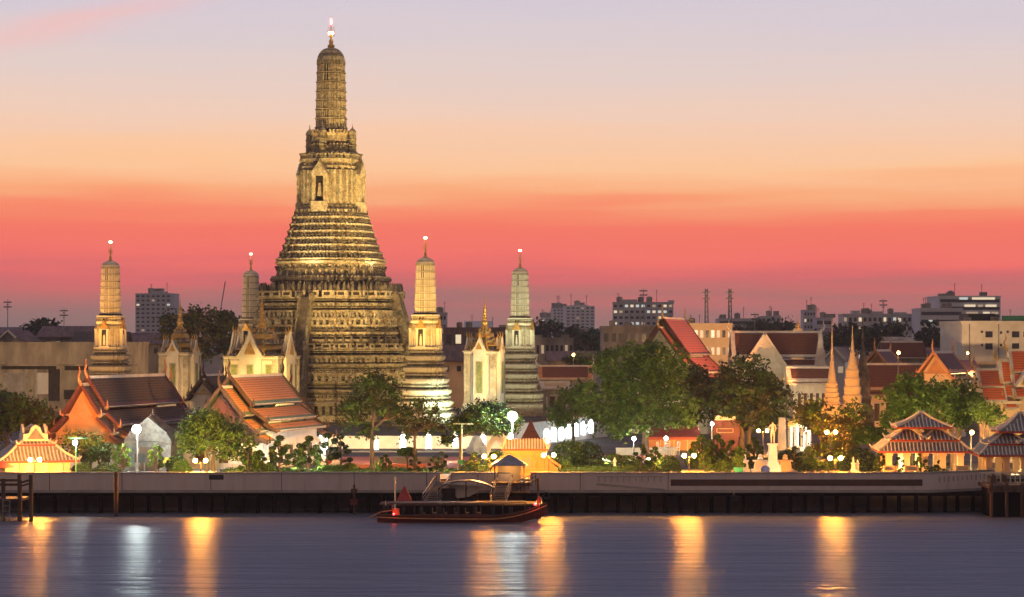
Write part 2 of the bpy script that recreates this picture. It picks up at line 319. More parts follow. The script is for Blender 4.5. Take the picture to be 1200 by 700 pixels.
def panels(z0, z1, w, dp, m, md): return lambda mb, c, a: (mb.cb((c.x, c.y, z0), w, dp, z1-z0, a, m), mb.cb((c.x, c.y, z0+(z1-z0)*.28), w*.62, dp*1.12, (z1-z0)*.44, a, md))
PM = [M_MOS, M_MOSB, M_MOSD, M_DARK, M_GOLD]
def corn(mb, z0, z1, r0, r1, n, ribw, dome):
    global Q
    Q = Q2
    for i in range(n):
        za = z0 + (z1-z0)*i/n; zb = z0 + (z1-z0)*(i+1)/n; ra = r0 + (r1-r0)*(i/n)**1.3; h = zb - za
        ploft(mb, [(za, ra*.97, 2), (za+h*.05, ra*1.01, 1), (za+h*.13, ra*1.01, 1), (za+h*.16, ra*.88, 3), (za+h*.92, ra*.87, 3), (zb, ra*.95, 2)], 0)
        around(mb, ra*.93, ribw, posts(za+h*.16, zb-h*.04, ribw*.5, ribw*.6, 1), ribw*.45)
    pr = []
    for k in range(8):
        u = k/7; pr.append((z1 + dome*math.sin(u*math.pi/2), r1*max(.16, math.cos(u*math.pi/2)**.8), 1 if k % 2 else 0))
    ploft(mb, pr, 1); Q = Q1
def finial(parent, z, h, s, lampz, lampr, top_red=False):
    fb = MB(); fb.lathe([(s*.5, z), (s*.62, z+h*.06), (s*.28, z+h*.12), (s*.4, z+h*.2), (s*.16, z+h*.28), (s*.2, z+h*.45), (s*.07, z+h*.55), (s*.05, z+h*.9), (.01, z+h)], 10)
    for k in range(4):
        a = k*math.pi/2; c, d = math.cos(a), math.sin(a)
        fb.tube([(0,0,z+h*.3), (c*s*.5,d*s*.5,z+h*.38), (c*s*.55,d*s*.55,z+h*.55), (c*s*.3,d*s*.3,z+h*.72)], [s*.06,s*.06,s*.05,.01], 5)
    f = fb.build("finial", M_GOLD, parent, smooth=True)
    lb = MB()
    for k in range(4): lb.ball((math.cos(k*1.571+.785)*s*.25, math.sin(k*1.571+.785)*s*.25, lampz), lampr)
    lb.build("tip_lamp", G_TIP, f, smooth=True)
    if top_red: rb = MB(); rb.ball((0, 0, z+h*.83), lampr*1.3, sz=2.2); rb.build("warning_lamp", G_RED, f, smooth=True)

CX, CY = xd(388, 474), 474.0
def zl(y): return zd(y, 474.0) - GZ
pr = thing("main_prang", "tallest stepped porcelain covered prang tower at the centre of the temple", "temple tower", (CX, CY, GZ), TH)
# stepped base with its carved rows
mb = MB()
ploft(mb, [(0, 19.2, 1), (1.2, 19.2, 1), (1.3, 18.4, 0), (3.2, 18.4, 1), (3.6, 18.8, 1), (4.0, 18.0, 0)], 0)
around(mb, 18.45, 1.5, posts(1.4, 3.1, .5, .5, 3))
ploft(mb, moulds(4.0, zl(410), 17.0, 15.6, 6, 0, 1, 3, 1.0, .035), 0)
around(mb, 16.6, 1.45, figures(zl(447), 2.3, 1)); around(mb, 17.1, .8, posts(zl(466), zl(461), .45, .5, 0)); around(mb, 16.1, 1.0, posts(zl(424), zl(418), .4, .6, 1)); around(mb, 16.5, .7, posts(zl(434.5), zl(432), .35, .5, 0))
mb.build("lower_terrace", PM, pr)
mb = MB(); ploft(mb, [(zl(411), 16.3, 1), (zl(409.5), 16.4, 0), (zl(409), 15.6, 0)], 0)
around(mb, 16.05, 2.7, panels(zl(409), zl(402.5), 2.0, .4, 1, 3)); around(mb, 16.0, 2.7, pinnacle(zl(402), 1.6, .6, 2), 1.0)
mb.build("lower_parapet", PM, pr)
mb = MB(); ploft(mb, moulds(zl(409), zl(351), 15.1, 13.2, 7, 0, 1, 3, 1.0, .035), 0)
around(mb, 14.5, 1.35, figures(zl(395), 2.1, 2)); around(mb, 14.6, 1.25, figures(zl(381), 1.6, 1)); around(mb, 14.2, .8, posts(zl(372), zl(367), .4, .5, 1)); around(mb, 13.9, 1.0, posts(zl(360), zl(356), .45, .6, 0)); around(mb, 15.0, .75, posts(zl(402), zl(398), .4, .5, 0))
mb.build("upper_terrace", PM, pr)
mb = MB(); ploft(mb, [(zl(351), 13.9, 1), (zl(349.8), 14.0, 0), (zl(349.3), 13.2, 0)], 0)
around(mb, 13.7, 2.6, panels(zl(349.5), zl(342), 2.1, .4, 1, 3)); around(mb, 13.6, 1.1, pinnacle(zl(342.5), 1.9, .6, 2), .5)
mb.build("upper_parapet", PM, pr)
mb = MB()
ploft(mb, [(zl(351), 11.3, 2), (zl(335), 11.0, 3), (zl(331), 11.0, 2), (zl(330), 11.5, 2), (zl(327), 11.6, 0), (zl(325.5), 11.2, 0), (zl(325), 10.3, 1), (zl(311), 9.9, 1), (zl(310), 10.6, 1), (zl(307.5), 10.6, 2), (zl(307), 10.0, 2)], 0)
around(mb, 11.15, 1.5, posts(zl(349), zl(331), .5, .4, 0)); around(mb, 10.2, 1.35, figures(zl(324.5), 2.1, 2)); around(mb, 10.1, 1.35, posts(zl(325), zl(311), .35, .5, 1)); around(mb, 11.3, .7, posts(zl(326.5), zl(324.5), .4, .3, 0))
mb.build("arcade_drum", PM, pr)
mb = MB(); ploft(mb, moulds(zl(307), zl(250), 9.9, 6.7, 7, 0, 0, 3, .8, .055), 0)
for i in range(7):
    y = 307 - 57*i/7; r = 9.9 - 3.2*(i/7)**.8; around(mb, r*1.05, .7, posts(zl(y-1.0), zl(y-2.8), .36, .4, 1)); around(mb, r*1.0, .7, posts(zl(y-3.4), zl(y-5.6), .3, .5, 0)); around(mb, r*.985, .75, pinnacle(zl(y-6.4), .9, .38, 2))
mb.build("flared_base", PM, pr)
mb = MB()
ploft(mb, [(zl(250), 6.9, 1), (zl(247), 6.9, 0), (zl(246), 6.3, 0), (zl(242), 6.2, 2), (zl(241), 6.0, 0), (zl(200), 5.35, 1), (zl(199), 5.7, 1), (zl(196), 5.7, 2), (zl(195.5), 5.4, 0), (zl(192), 5.4, 0), (zl(191), 6.0, 1), (zl(188), 6.0, 2), (zl(187), 5.4, 2)], 0)
around(mb, 5.85, .75, posts(zl(240), zl(201), .34, .45, 0)); around(mb, 5.7, 1.5, posts(zl(240), zl(201), .4, .8, 1)); around(mb, 5.8, .9, figures(zl(187.5), 1.2, 0))
mb.build("niche_storey", PM, pr)
for k in range(4):
    M = Matrix.Rotation(k*math.pi/2, 4, 'Z'); nb = MB()
    for sx_ in (-1, 1): nb.box(sx_*1.25-.32, sx_*1.25+.32, -7.0, -5.4, zl(240), zl(208), 1, M)
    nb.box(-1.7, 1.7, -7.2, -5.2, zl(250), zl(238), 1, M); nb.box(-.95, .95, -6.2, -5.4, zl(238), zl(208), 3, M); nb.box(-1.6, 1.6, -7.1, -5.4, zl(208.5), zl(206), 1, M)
    for q, (hw, hh) in enumerate(((1.9, 2.6), (1.3, 2.0))):
        z = zl(206) + q*1.0; nb.prism([(-hw, z), (hw, z), (hw*.45, z+hh*.5), (0, z+hh), (-hw*.45, z+hh*.5)], -7.0-.1+q*.3, -5.5, 1 if q == 0 else 0, M)
    nb.cb(tuple(M @ Vector((0, -6.6, zl(250)))), 1.5, 1.3, 1.9, k*math.pi/2, 1, .8)
    n = nb.build("niche", PM, pr)
    fb = MB(); fb.cb(tuple(M @ Vector((0, -6.5, zl(232)))), .9, .6, 1.0, k*math.pi/2, 1, .7); fb.cb(tuple(M @ Vector((0, -6.5, zl(232)+1.0))), .6, .4, 1.1, k*math.pi/2, 1, .8); fb.ball(tuple(M @ Vector((0, -6.5, zl(232)+2.4))), .3, 1); fb.build("figure", PM, n)
mb = MB()
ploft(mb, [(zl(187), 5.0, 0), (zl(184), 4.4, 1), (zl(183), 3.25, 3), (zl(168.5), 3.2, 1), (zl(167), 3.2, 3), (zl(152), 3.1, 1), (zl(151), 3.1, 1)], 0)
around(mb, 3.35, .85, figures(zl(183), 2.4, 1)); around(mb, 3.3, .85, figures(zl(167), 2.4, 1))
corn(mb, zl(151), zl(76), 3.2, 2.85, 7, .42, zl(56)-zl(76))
mb.build("spire", PM, pr)
for k in range(4):
    a = k*math.pi/2; tb = MB(); M = Matrix.Translation((math.sin(a)*4.7, -math.cos(a)*4.7, 0))
    for z0, z1, r in ((187, 180, 1.15), (180, 172, .85), (172, 165, .82), (165, 158, .78)):
        tb.loft([[tuple(M @ Vector(p)) for p in redent(rr, zl(yy))] for yy, rr in ((z0, r), (z0-1, r*1.12), (z0-1.6, r*.9), (z1, r*.88))], 0)
    tb.loft([[tuple(M @ Vector(p)) for p in redent(rr, zl(yy))] for yy, rr in ((158, .8), (155, .7), (152.5, .4), (151, .12), (146, .04))], 1)
    tb.build("turret", PM, pr)
finial(pr, zl(56), zl(19)-zl(56), 1.3, zl(39), .26, True)
for k in range(4):
    M = Matrix.Rotation(k*math.pi/2, 4, 'Z'); sb = MB()
    for (za, zb, da, db) in ((zl(409), zl(350), 17.6, 14.6), (0.5, zl(409), 20.4, 17.6)):
        for s in (-1, 1): sb.prism([(-da-.4, za), (-da+.9, za), (-13.0, zb), (-13.0, zb+.9), (-db-.3, zb+.9), (-da-.4, za+1.2)], s*1.2-.2, s*1.2+.2, 0, M @ Matrix.Rotation(math.pi/2, 4, 'Z'))
        n = 22
        for i in range(n):
            z = za + (zb-za)*i/n; d = da + (db-da)*i/n
            sb.box(-.96, .96, -d, -12.5, z, z + (zb-za)/n*.98, 2, M)
        for s in (-1, 1):
            sb.box(s*1.3-.4, s*1.3+.4, -da-.7, -da+.1, za-.3, za+1.7, 1, M)
            sb.box(s*1.3-.4, s*1.3+.4, -db-.3, -db+.7, zb-.4, zb+.9, 0, M)
    sb.build("stair", PM, pr)

# satellite prangs: built once, copied
def zs(y): return zd(y, 434.0) - GZ
sat = thing("small_prang", "bright yellow floodlit small prang right of the tall tower", "temple tower", at(498.5, 499, 434).xy.to_3d() + Vector((0, 0, GZ)), TH, "four small prangs around the tall tower")
PS = [M_MOSL, M_CREAM, M_MOS, M_DARK, M_GOLD]
mb = MB(); ploft(mb, [(0, 5.9, 0), (1.5, 5.9, 0), (1.6, 5.3, 1)] + moulds(1.7, zs(409), 5.0, 2.95, 6, 0, 1, 2, .85, .085), 0)
for i in range(6):
    r = 5.0 - 2.05*(i/6)**.85; h = (zs(409)-1.7)/6; around(mb, r*1.08, .42, posts(1.7+h*i+h*.36, 1.7+h*i+h*.46, .22, .25, 2))
mb.build("base", PS, sat)
mb = MB(); ploft(mb, [(zs(409), 3.0, 1), (zs(407), 3.0, 2), (zs(406.5), 2.5, 1), (zs(380), 2.25, 0), (zs(379), 2.5, 1), (zs(376), 2.55, 2), (zs(375.5), 2.2, 3), (zs(372), 2.1, 3), (zs(371), 2.55, 1), (zs(369), 2.5, 2), (zs(368.5), 2.1, 3), (zs(367), 2.1, 1)], 0)
around(mb, 2.42, .5, posts(zs(406), zs(381), .22, .2, 0)); around(mb, 2.35, .55, figures(zs(375.5), .75, 0)); around(mb, 2.5, .35, pinnacle(zs(376), .5, .2, 2)); around(mb, 2.3, .3, posts(zs(406), zs(380.5), .12, .2, 0)); mb.build("niche_storey", PS, sat)
for k in range(4):
    M = Matrix.Rotation(k*math.pi/2, 4, 'Z'); nb = MB()
    for s in (-1, 1): nb.box(s*.72-.2, s*.72+.2, -3.0, -2.2, zs(406), zs(386), 1, M)
    nb.box(-.55, .55, -2.7, -2.2, zs(406), zs(386), 3, M); nb.box(-1, 1, -3.05, -2.2, zs(386), zs(385), 1, M); nb.box(-1, 1, -3.05, -2.2, zs(409), zs(405.7), 1, M)
    nb.prism([(-1.1, zs(385)), (1.1, zs(385)), (.5, zs(380)), (0, zs(374)), (-.5, zs(380))], -2.95, -2.2, 4, M)
    n = nb.build("niche", PS, sat)
    fb = MB(); fb.cb(tuple(M @ Vector((0, -2.75, zs(405)))), .5, .25, 1.1, k*math.pi/2, 1, .8); fb.cb(tuple(M @ Vector((0, -2.75, zs(405)+1.1))), .4, .22, .7, k*math.pi/2, 1, .8); fb.ball(tuple(M @ Vector((0, -2.75, zs(405)+2.0))), .18, 1); fb.build("figure", PS, n)
mb = MB(); corn(mb, zs(368.5), zs(311), 2.05, 1.74, 7, .26, zs(302)-zs(311)); mb.build("spire", PS, sat)
finial(sat, zs(303), zs(276)-zs(303), .75, zs(279), .17)
gz = Vector((0, 0, GZ))
for px_, D_, lb in ((129.5, 452, "amber lit small prang standing behind the orange gabled hall"), (294, 514, "small prang half hidden behind the left flank of the tall tower"), (609.5, 495, "greyish green lit small prang farthest right, right of the white pavilion")):
    clone(sat, Vector((xd(px_, D_), D_, GZ)), TH, lb)

# ------------------------------------------------------------------ mondops
def mondop(label, px_, D, W, zbody, ztip, zfloor=4.0, dp=None):
    o = thing("spired_pavilion", label, "pavilion", (xd(px_, D), D, GZ), TH, "spired pavilions between the small prangs")
    H = zbody - GZ; T = ztip - GZ; f = zfloor - GZ; w = W/2; d = (dp or W)/2
    b = MB()
    for i in range(4): b.box(-w-1.3+i*.25, w+1.3-i*.25, -d-1.3+i*.25, d+1.3-i*.25, f*i/4, f*(i+1)/4, i % 2)
    b.build("base", PS, o)
    b = MB(); b.box(-w, w, -d, d, f, H, 1)
    for sx_ in (-1, 1):
        for sy_ in (-1, 1):
            for q in (0.0, .5): b.box(sx_*w-.35+sx_*.0-(sx_*q*1.0), sx_*w+.35-(sx_*q*1.0), sy_*d-.35, sy_*d+.35, f, H-.05, 0)
    for q in range(3): b.box(-w-.2-q*.2, w+.2+q*.2, -d-.2-q*.2, d+.2+q*.2, H-.9+q*.3, H-.62+q*.3, q % 2)
    b.box(-w*.42, w*.42, -d-.7, d+.7, f, H-.2, 1); b.box(-w-.7, w+.7, -d*.42, d*.42, f, H-.2, 1)
    b.build("body", PS, o)
    for k in range(4):
        ww, dd = (w, d) if k % 2 == 0 else (d, w); M = Matrix.Rotation(k*math.pi/2, 4, 'Z')
        g = MB(); hw = ww*.5
        for q in range(3):
            s = 1 - .22*q; z = H + q*(T-H)*.05
            g.prism([(-hw*s-.3, z-.3), (-hw*s, z), (-hw*s*.45, z+hw*.8*s), (0, z+hw*1.85*s), (hw*s*.45, z+hw*.8*s), (hw*s, z), (hw*s+.3, z-.3)], -dd-.85+.5*q, -dd-.5+.5*q, 0 if q % 2 else 1, M)
            g.prism([(-hw*s*.45, z+.25), (0, z+hw*1.1*s), (hw*s*.45, z+.25)], -dd-.95+.5*q, -dd-.8+.5*q, 4, M)
            for sgn in (-1, 1): g.tube([tuple(M @ Vector((sgn*hw*s, -dd-.65+.5*q, z-.2))), tuple(M @ Vector((sgn*(hw*s+.35), -dd-.7+.5*q, z+.2))), tuple(M @ Vector((sgn*(hw*s+.3), -dd-.7+.5*q, z+.9)))], [.14, .12, .02], 5, 4)
            g.tube([tuple(M @ Vector((0, -dd-.65+.5*q, z+hw*1.75*s))), tuple(M @ Vector((0, -dd-.85+.5*q, z+hw*1.85*s+.5))), tuple(M @ Vector((0, -dd-.6+.5*q, z+hw*1.85*s+1.2)))], [.15, .12, .02], 5, 4)
        g.build("gable", PS, o)
        for xo in ((0,) if ww < 4 else (-ww*.68, 0, ww*.68)):
            wb = MB(); y0 = -dd-.72 if xo == 0 else -dd-.03; h0, h1 = f + (H-f)*.2, f + (H-f)*.78
            wb.box(xo-.75, xo+.75, y0-.06, y0, h0-.15, h1+.2, 0, M); wd = wb.build("window", PS, o)
            sh = MB(); sh.box(xo-.55, xo+.55, y0-.1, y0-.05, h0, h1, 0, M); sh.build("shutter", M_SHUT, wd)
    s = MB(); n = 6; zt0 = H; zt1 = H + (T-H)*.48
    for i in range(n):
        r = W*.5*(1-(i/n))**1.15 + .35; z = zt0 + (zt1-zt0)*i/n; h = (zt1-zt0)/n; yy = d/w if i < 3 else 1
        s.loft([[(x*rr, y*rr*yy, zz_) for x, y in ((-1,-.6),(-.6,-1),(.6,-1),(1,-.6),(1,.6),(.6,1),(-.6,1),(-1,.6))] for zz_, rr in ((z, r*.9), (z+h*.18, r*.98), (z+h*.34, r*.96), (z+h*.4, r*.72), (z+h, r*.66))], 4 if i % 2 else 2)
        if i < 5:
            for k in range(4):
                for t_ in (-.45, 0, .45):
                    p = Matrix.Rotation(k*math.pi/2, 4, 'Z') @ Vector((t_*r, -r*.92, z+h*.4)); s.cb(tuple(p), .3, .2, h*.75, k*math.pi/2, 4, .1)
    pr_ = [(.62, zt1), (.8, zt1+.3), (.5, zt1+.8)]
    for k in range(6): z = zt1 + .9 + (T-zt1)*.09*k; r = .5 - .06*k; pr_ += [(r, z), (r*1.2, z+.15), (r*.8, z+.4)]
    pr_ += [(.10, zt1+(T-zt1)*.68), (.06, T-1), (.01, T)]
    s.lathe(pr_, 10, 4); s.build("spire", PS, o)
    return o
mondop("wide cream pavilion with golden spire standing in front of the tall tower", 307, 440, 10.4, zd(417, 440), zd(338, 440), 4.0)
mondop("narrow cream spired pavilion beside the dark trees left of the tall tower", 211, 483, 6.0, zd(413, 483), zd(345, 483), 1.5)
mondop("white lit spired pavilion between the two right hand small prangs", 568, 465, 6.0, zd(411, 465), zd(346, 465), 2.5)
# ------------------------------------------------------------------ Thai halls: ridge along local +y from the front gable at y = 0
def roof_tier(o, y0, y1, zr, secs, fm, bm, drop=0.0, barge=None, gable=None, gmat=None, ends=(True, False), chofa=True, gold=M_GOLD, bscale=1.0):
    """secs: list of (x_in, z_in, x_out, z_out) slopes on each side"""
    mb = MB()
    for sgn in (-1, 1):
        for (xi, zi, xo, zo) in secs:
            zi -= drop; zo -= drop
            a, b = (sgn*xi, zi), (sgn*xo, zo); L = math.hypot(xo-xi, zo-zi); nx, nz = (zi-zo)/L*sgn, (xo-xi)/L
            pt = lambda t, h: (a[0]+(b[0]-a[0])*t+nx*h, a[1]+(b[1]-a[1])*t+nz*h)
            poly = [pt(0,0), pt(1,0), pt(1,.16), pt(0,.16)]
            mb.prism(poly if sgn < 0 else poly[::-1], y0, y1, 1)
            e = .45*BSC; t0, t1 = e*.6/L, 1-e*1.4/L
            poly = [pt(t0,.15), pt(t1,.15), pt(t1,.22), pt(t0,.22)]; mb.prism(poly if sgn < 0 else poly[::-1], y0+e*1.3, y1-e*1.3, 0)
            for kk in range(1, int(L*(t1-t0)/.36)):
                tk = t0+(t1-t0)*kk/int(L*(t1-t0)/.36); poly = [pt(tk,.2), pt(tk+.06/L,.2), pt(tk+.06/L,.25), pt(tk,.25)]; mb.prism(poly if sgn < 0 else poly[::-1], y0+e*1.3, y1-e*1.3, 3)
            poly = [pt(.985,-.05), pt(1.0,-.05), pt(1.0,.28), pt(.985,.28)]; mb.prism(poly if sgn < 0 else poly[::-1], y0, y1, 2)
    mb.prism([(-.22, zr-drop-.05), (.22, zr-drop-.05), (.15, zr-drop+.35), (-.15, zr-drop+.35)], y0, y1, 2)
    rf = mb.build("roof", [fm, bm, M_TRIM, M_COURSE], o)
    for side, yy in ((0, y0), (1, y1)):
        if not ends[side]: continue
        d = -1 if side == 0 else 1; bb = MB()
        for sgn in (-1, 1):
            for (xi, zi, xo, zo) in secs:
                bb.bar((sgn*xi, yy+d*.12, zi-drop+.15), (sgn*xo, yy+d*.12, zo-drop+.15), .22, .4, 0)
                bb.tube([(sgn*(xo-.1), yy+d*.12, zo-drop), (sgn*(xo+.35), yy+d*.2, zo-drop+.15), (sgn*(xo+.3), yy+d*.2, zo-drop+.95)], [.2, .16, .03], 5, 1)
        bb.build("bargeboard", [BARGE or bm, gold], rf)
        if chofa:
            c = MB(); z = zr-drop+.3; c.tube([(0,yy+d*.1,z-.2), (0,yy+d*.6,z+.4), (0,yy+d*.75,z+.9), (0,yy+d*.45,z+1.5), (0,yy+d*.6,z+2.2)], [.22,.2,.15,.1,.02], 5); c.build("roof_finial", gold, rf)
    if gable:
        xo, zo = secs[-1][2], secs[-1][3]; poly = []
        for (xi, zi, xo, zo) in secs: poly += [(xi, zi-drop-.08), (xo-.25, zo-drop-.05)]
        full = poly + [(-x, z) for x, z in reversed(poly)]; full = [p for i, p in enumerate(full) if i == 0 or (abs(p[0]-full[i-1][0]) + abs(p[1]-full[i-1][1])) > 1e-4]
        if abs(full[0][0]-full[-1][0]) < 1e-6: full = full[:-1]
        for gy in gable:
            g = MB(); g.prism(full, gy, gy+.25, 0)
            if gmat is not None:
                z0 = secs[0][1]-drop; zb = secs[0][3]-drop; hw = secs[0][2]*.62
                g.prism([(-hw, zb+.15), (hw, zb+.15), (0, z0-(z0-zb)*.3)], gy-.1, gy, 1); g.prism([(-hw*.45, zb+.35), (hw*.45, zb+.35), (0, z0-(z0-zb)*.55)], gy-.18, gy-.1, 2)
                g.box(-secs[0][2], secs[0][2], gy-.2, gy, zb-.1, zb+.14, 2)
            g.build("gable", [gmat[0], gmat[1], gmat[2]] if gmat else [M_CREAM], o)
    return rf
BARGE = None; BSC = 1.0
def hall(label, loc, rz, L, zr, secs, fm, bm, wall, gmat, porch=(3.0, 1.6), porch_back=True, nwin=6, wallw=None, win=True, cat="temple hall", name="temple_hall", gold=M_GOLD, group=None, chofa=True, winmat=M_WOOD, zb=0.0, double=True):
    o = thing(name, label, cat, loc, rz, group); xo, zo = secs[-1][2], secs[-1][3]; w = wallw or xo - .9
    roof_tier(o, 0, L, zr, secs, fm, bm, 0, None, [1.1], gmat, (True, True), chofa, gold)
    if porch:
        e, dr = porch; roof_tier(o, -e, .4, zr, secs, fm, bm, dr, None, [-e+.9], gmat, (True, False), chofa, gold)
        if porch_back: roof_tier(o, L-.4, L+e, zr, secs, fm, bm, dr, None, None, None, (False, True), chofa, gold)
    ex = porch[0] if porch else 0
    mb = MB(); y0, y1 = -ex + 1.0, L + (ex if porch_back else 0) - 1.0; top = zo - (porch[1] if porch else 0) + .05
    mb.box(-w, w, y0, y1, zb, top, 0); mb.box(-w-.25, w+.25, y0-.25, y1+.25, zb, zb+.7, 1)
    if porch and double: mb.box(-w+.04, w-.04, 0.8, L-.8, top-.02, zo+.1, 0)
    nn = nwin
    for i in range(nn+1):
        y = y0 + .35 + (y1-y0-.7)*i/nn
        for s in (-1, 1): mb.box(s*w-.16, s*w+.16, y-.25, y+.25, zb+.7, top-.02, 0)
    for i in range(4):
        x = -w + .3 + (2*w-.6)*i/3; mb.box(x-.25, x+.25, y0-.16, y0+.1, zb+.7, top-.02, 0)
    mb.build("wall", [wall, M_TRIM], o)
    if win:
        for i in range(nn):
            y = y0 + .35 + (y1-y0-.7)*(i+.5)/nn; h0, h1 = zb + (top-zb)*.38, zb + (top-zb)*.82
            for s in (-1, 1):
                wb = MB(); wb.box(min(s*(w+.0), s*(w+.1)), max(s*w, s*(w+.1)), y-.62, y+.62, h0-.15, h1+.2); wd = wb.build("window", M_TRIM, o)
                sb = MB(); sb.box(min(s*(w+.09), s*(w+.14)), max(s*(w+.09), s*(w+.14)), y-.45, y+.45, h0, h1); sb.build("shutter", winmat, wd)
        for x in (-w*.6, 0, w*.6):
            db = MB(); db.box(x-.8, x+.8, y0-.1, y0+.02, zb+.7, zb+(top-zb)*.8); dr_ = db.build("door", M_TRIM, o)
            lb = MB(); lb.box(x-.6, x+.6, y0-.15, y0-.09, zb+.75, zb+(top-zb)*.75); lb.build("door_leaf", winmat, dr_)
    return o
def secs3(w1, w2, w3, zr, z1, z2, z3): return [(0, zr, w1, z1), (w1-.35, z1-.45, w2, z2), (w2-.35, z2-.4, w3, z3)]
HZ = -GZ
GP = (M_PEACH, M_OTRIM, M_OTRIM); GC = (M_CREAM, M_TRIM, M_GOLD)
# left hall
D = 290; h1 = hall("dark roofed hall with a plain orange gable at the left of the temple front", (xd(103, D), D, GZ), TH, 22.5, 11.3, secs3(2.5, 4.3, 5.8, 11.3, 7.6, 5.3, 3.9), M_SLT, M_BRT, M_PEACH, (M_ORPL, M_ORPL, M_ORPL), porch=(1.8, .9), gold=M_OTRIM)
BARGE = M_WOOD
D = 289; h2 = hall("white walled hall with stepped orange tile roof and green borders", (xd(270, D), D, GZ), TH, 17, 11.4, secs3(2.9, 4.9, 6.3, 11.4, 7.9, 5.9, 4.6), M_ORT, M_GRT, M_WHITE, (M_WOOD, M_BRT, M_BRT), porch=(3.0, 1.3), nwin=6, gold=M_WOOD)
BARGE = None
# ubosot with the orange roof, further back on the right
D = 400; h3 = hall("steep orange roofed hall with glittering mosaic gable above the big green tree", (xd(777, D), D, GZ), TH, 18, 19.9, secs3(4.6, 7.2, 9.0, 19.9, 13.5, 10.4, 8.9), M_ORR, M_BRT, M_CREAM, (M_MOSL, M_MOS, M_GOLD), porch=(3.2, 1.7), nwin=6, gold=M_GOLD)
# cream hall: long brown roof across the view with a gabled porch
D = 424; zr = zd(390, D) - GZ
h4 = hall("cream hall with long dark brown roof and pale triangular porch gable", (xd(857, D), D, GZ), R(-90), 16.5, zr, secs3(3.4, 5.2, 6.0, zr, zr-4.6, zr-6.4, zr-7.1), M_BRT, M_TRIM, M_CREAM, GC, porch=None, nwin=8, gold=M_TRIM, win=True)
g = MB(); zg = zd(393, D) - GZ; bx = 5.4; gw = 3.9; zb_ = zd(432, D) - GZ
for q in range(3): g.prism([(-(gw-q*.9)+0, zb_+q*.25), ((gw-q*.9), zb_+q*.25), (0, zg-q*1.1)], -.3-q*.12, 0-q*.12, q % 2)
g2 = MB()
for s in (-1, 1):
    a = Vector((0, 0, zg+.1)); b_ = Vector((s*(gw+.4), 0, zb_-.2)); g2.loft([[tuple(a+Vector((0, -.5, 0))), tuple(a+Vector((0, 6, 0))), tuple(a+Vector((0, 6, .2))), tuple(a+Vector((0, -.5, .2)))], [tuple(b_+Vector((0, -.5, 0))), tuple(b_+Vector((0, 6, 0))), tuple(b_+Vector((0, 6, .2))), tuple(b_+Vector((0, -.5, .2)))]], 0)
    g2.bar((0, -.6, zg+.2), (s*(gw+.4), -.6, zb_-.1), .3, .5, 1)
for nm, m_, ms in (("porch_gable", g, [M_TRIM, M_CREAM]), ("porch_roof", g2, [M_BRT, M_TRIM])):
    q = m_.build(nm, ms, h4); q.location = (6.6, 5.4, 0); q.rotation_euler = (0, 0, R(90))
lw = MB()
for x in (-3.6, -1.2, 1.2, 3.6): lw.cb((x, 0, 0), .5, .5, zb_, 0, 1)
lw.box(-gw-.3, gw+.3, -.3, .3, zb_-.6, zb_, 0); q = lw.build("porch_columns", [M_TRIM, M_CREAM], h4); q.location = (6.6, 5.4, 0); q.rotation_euler = (0, 0, R(90))
# lower wing right of it
D = 405; hall("low brown roofed wing with a row of small arched windows beside the cream hall", (xd(922, D), D, GZ), R(-90), 8.0, zd(432, D)-GZ, [(0, zd(432, D)-GZ, 2.6, zd(447, D)-GZ), (2.4, zd(448, D)-GZ, 3.4, zd(451, D)-GZ)], M_BRT, M_TRIM, M_CREAM, GC, porch=None, nwin=5, chofa=False, name="temple_wing")
pm = thing("white_pier", "tall pale tapering pier at the right end of the cream hall roof", "pier", (xd(961, 415), 415, GZ))
mb = MB(); mb.cb((0,0,0), 2.6, 2.2, zd(430,415)-GZ, 0, 0); mb.cb((0,0,zd(430,415)-GZ), 2.0, 1.6, zd(392,415)-zd(430,415), 0, 1, .2); mb.box(-1.5,1.5,-1.3,1.3,zd(431,415)-GZ,zd(429,415)-GZ,1); mb.build("shaft", [M_CREAM, M_TRIM], pm)
mb = MB(); mb.tube([(0,0,zd(393,415)-GZ),(.1,0,zd(388,415)-GZ),(.5,0,zd(383,415)-GZ)],[.25,.15,.02],6); mb.build("finial", M_TRIM, pm)
# right: orange-panel gables, ornate, turned towards the river
D = 305; zr = zd(412, D) - GZ
BARGE = M_TRIM; BSC = .4
h5 = hall("ornate temple hall with orange roof panels and pale hooked gable ends at the right edge", (xd(1183, D), D, GZ), R(-90), 9.5, zr, [(0, zr, 1.7, zr-2.9), (1.55, zr-3.1, 2.6, zr-4.7), (2.4, zr-5.0, 3.6, zr-6.2)], M_ORR, M_TRIM, M_PEACH, (M_GOLD, M_CREAM, M_GOLD), porch=(1.35, 1.4), nwin=5, gold=M_GOLD)
roof_tier(h5, -4.3, -1.0, zr, [(0, zr, 2.1, zr-2.2), (1.9, zr-2.3, 3.5, zr-4.0)], M_ORR, M_TRIM, 2.6, None, [-3.6], (M_GOLD, M_CREAM, M_GOLD), (True, False), True, M_GOLD)
mb = MB(); mb.box(-2.9, 2.9, -3.4, 1, 0, zr-6.5); mb.box(-3.2, 3.2, -3.7, 1, zr-6.9, zr-6.5, 1); mb.build("porch_wall", [M_PEACH, M_TRIM], h5)
mb = MB(); zz0 = zr-4.6
for q in range(3): mb.prism([(-2.3+q*.55, zz0+q*.2), (2.3-q*.55, zz0+q*.2), (0, zz0+3.9-q*.8)], -5.4-.12*q, -4.0-.12*q, (1, 0, 2)[q])
q = mb.build("cross_gable", [M_GOLD, M_CREAM, M_GOLD], h5); q.rotation_euler = (0, 0, R(90)); q.location = (0, 2.0, 0); BARGE = None; BSC = 1.0
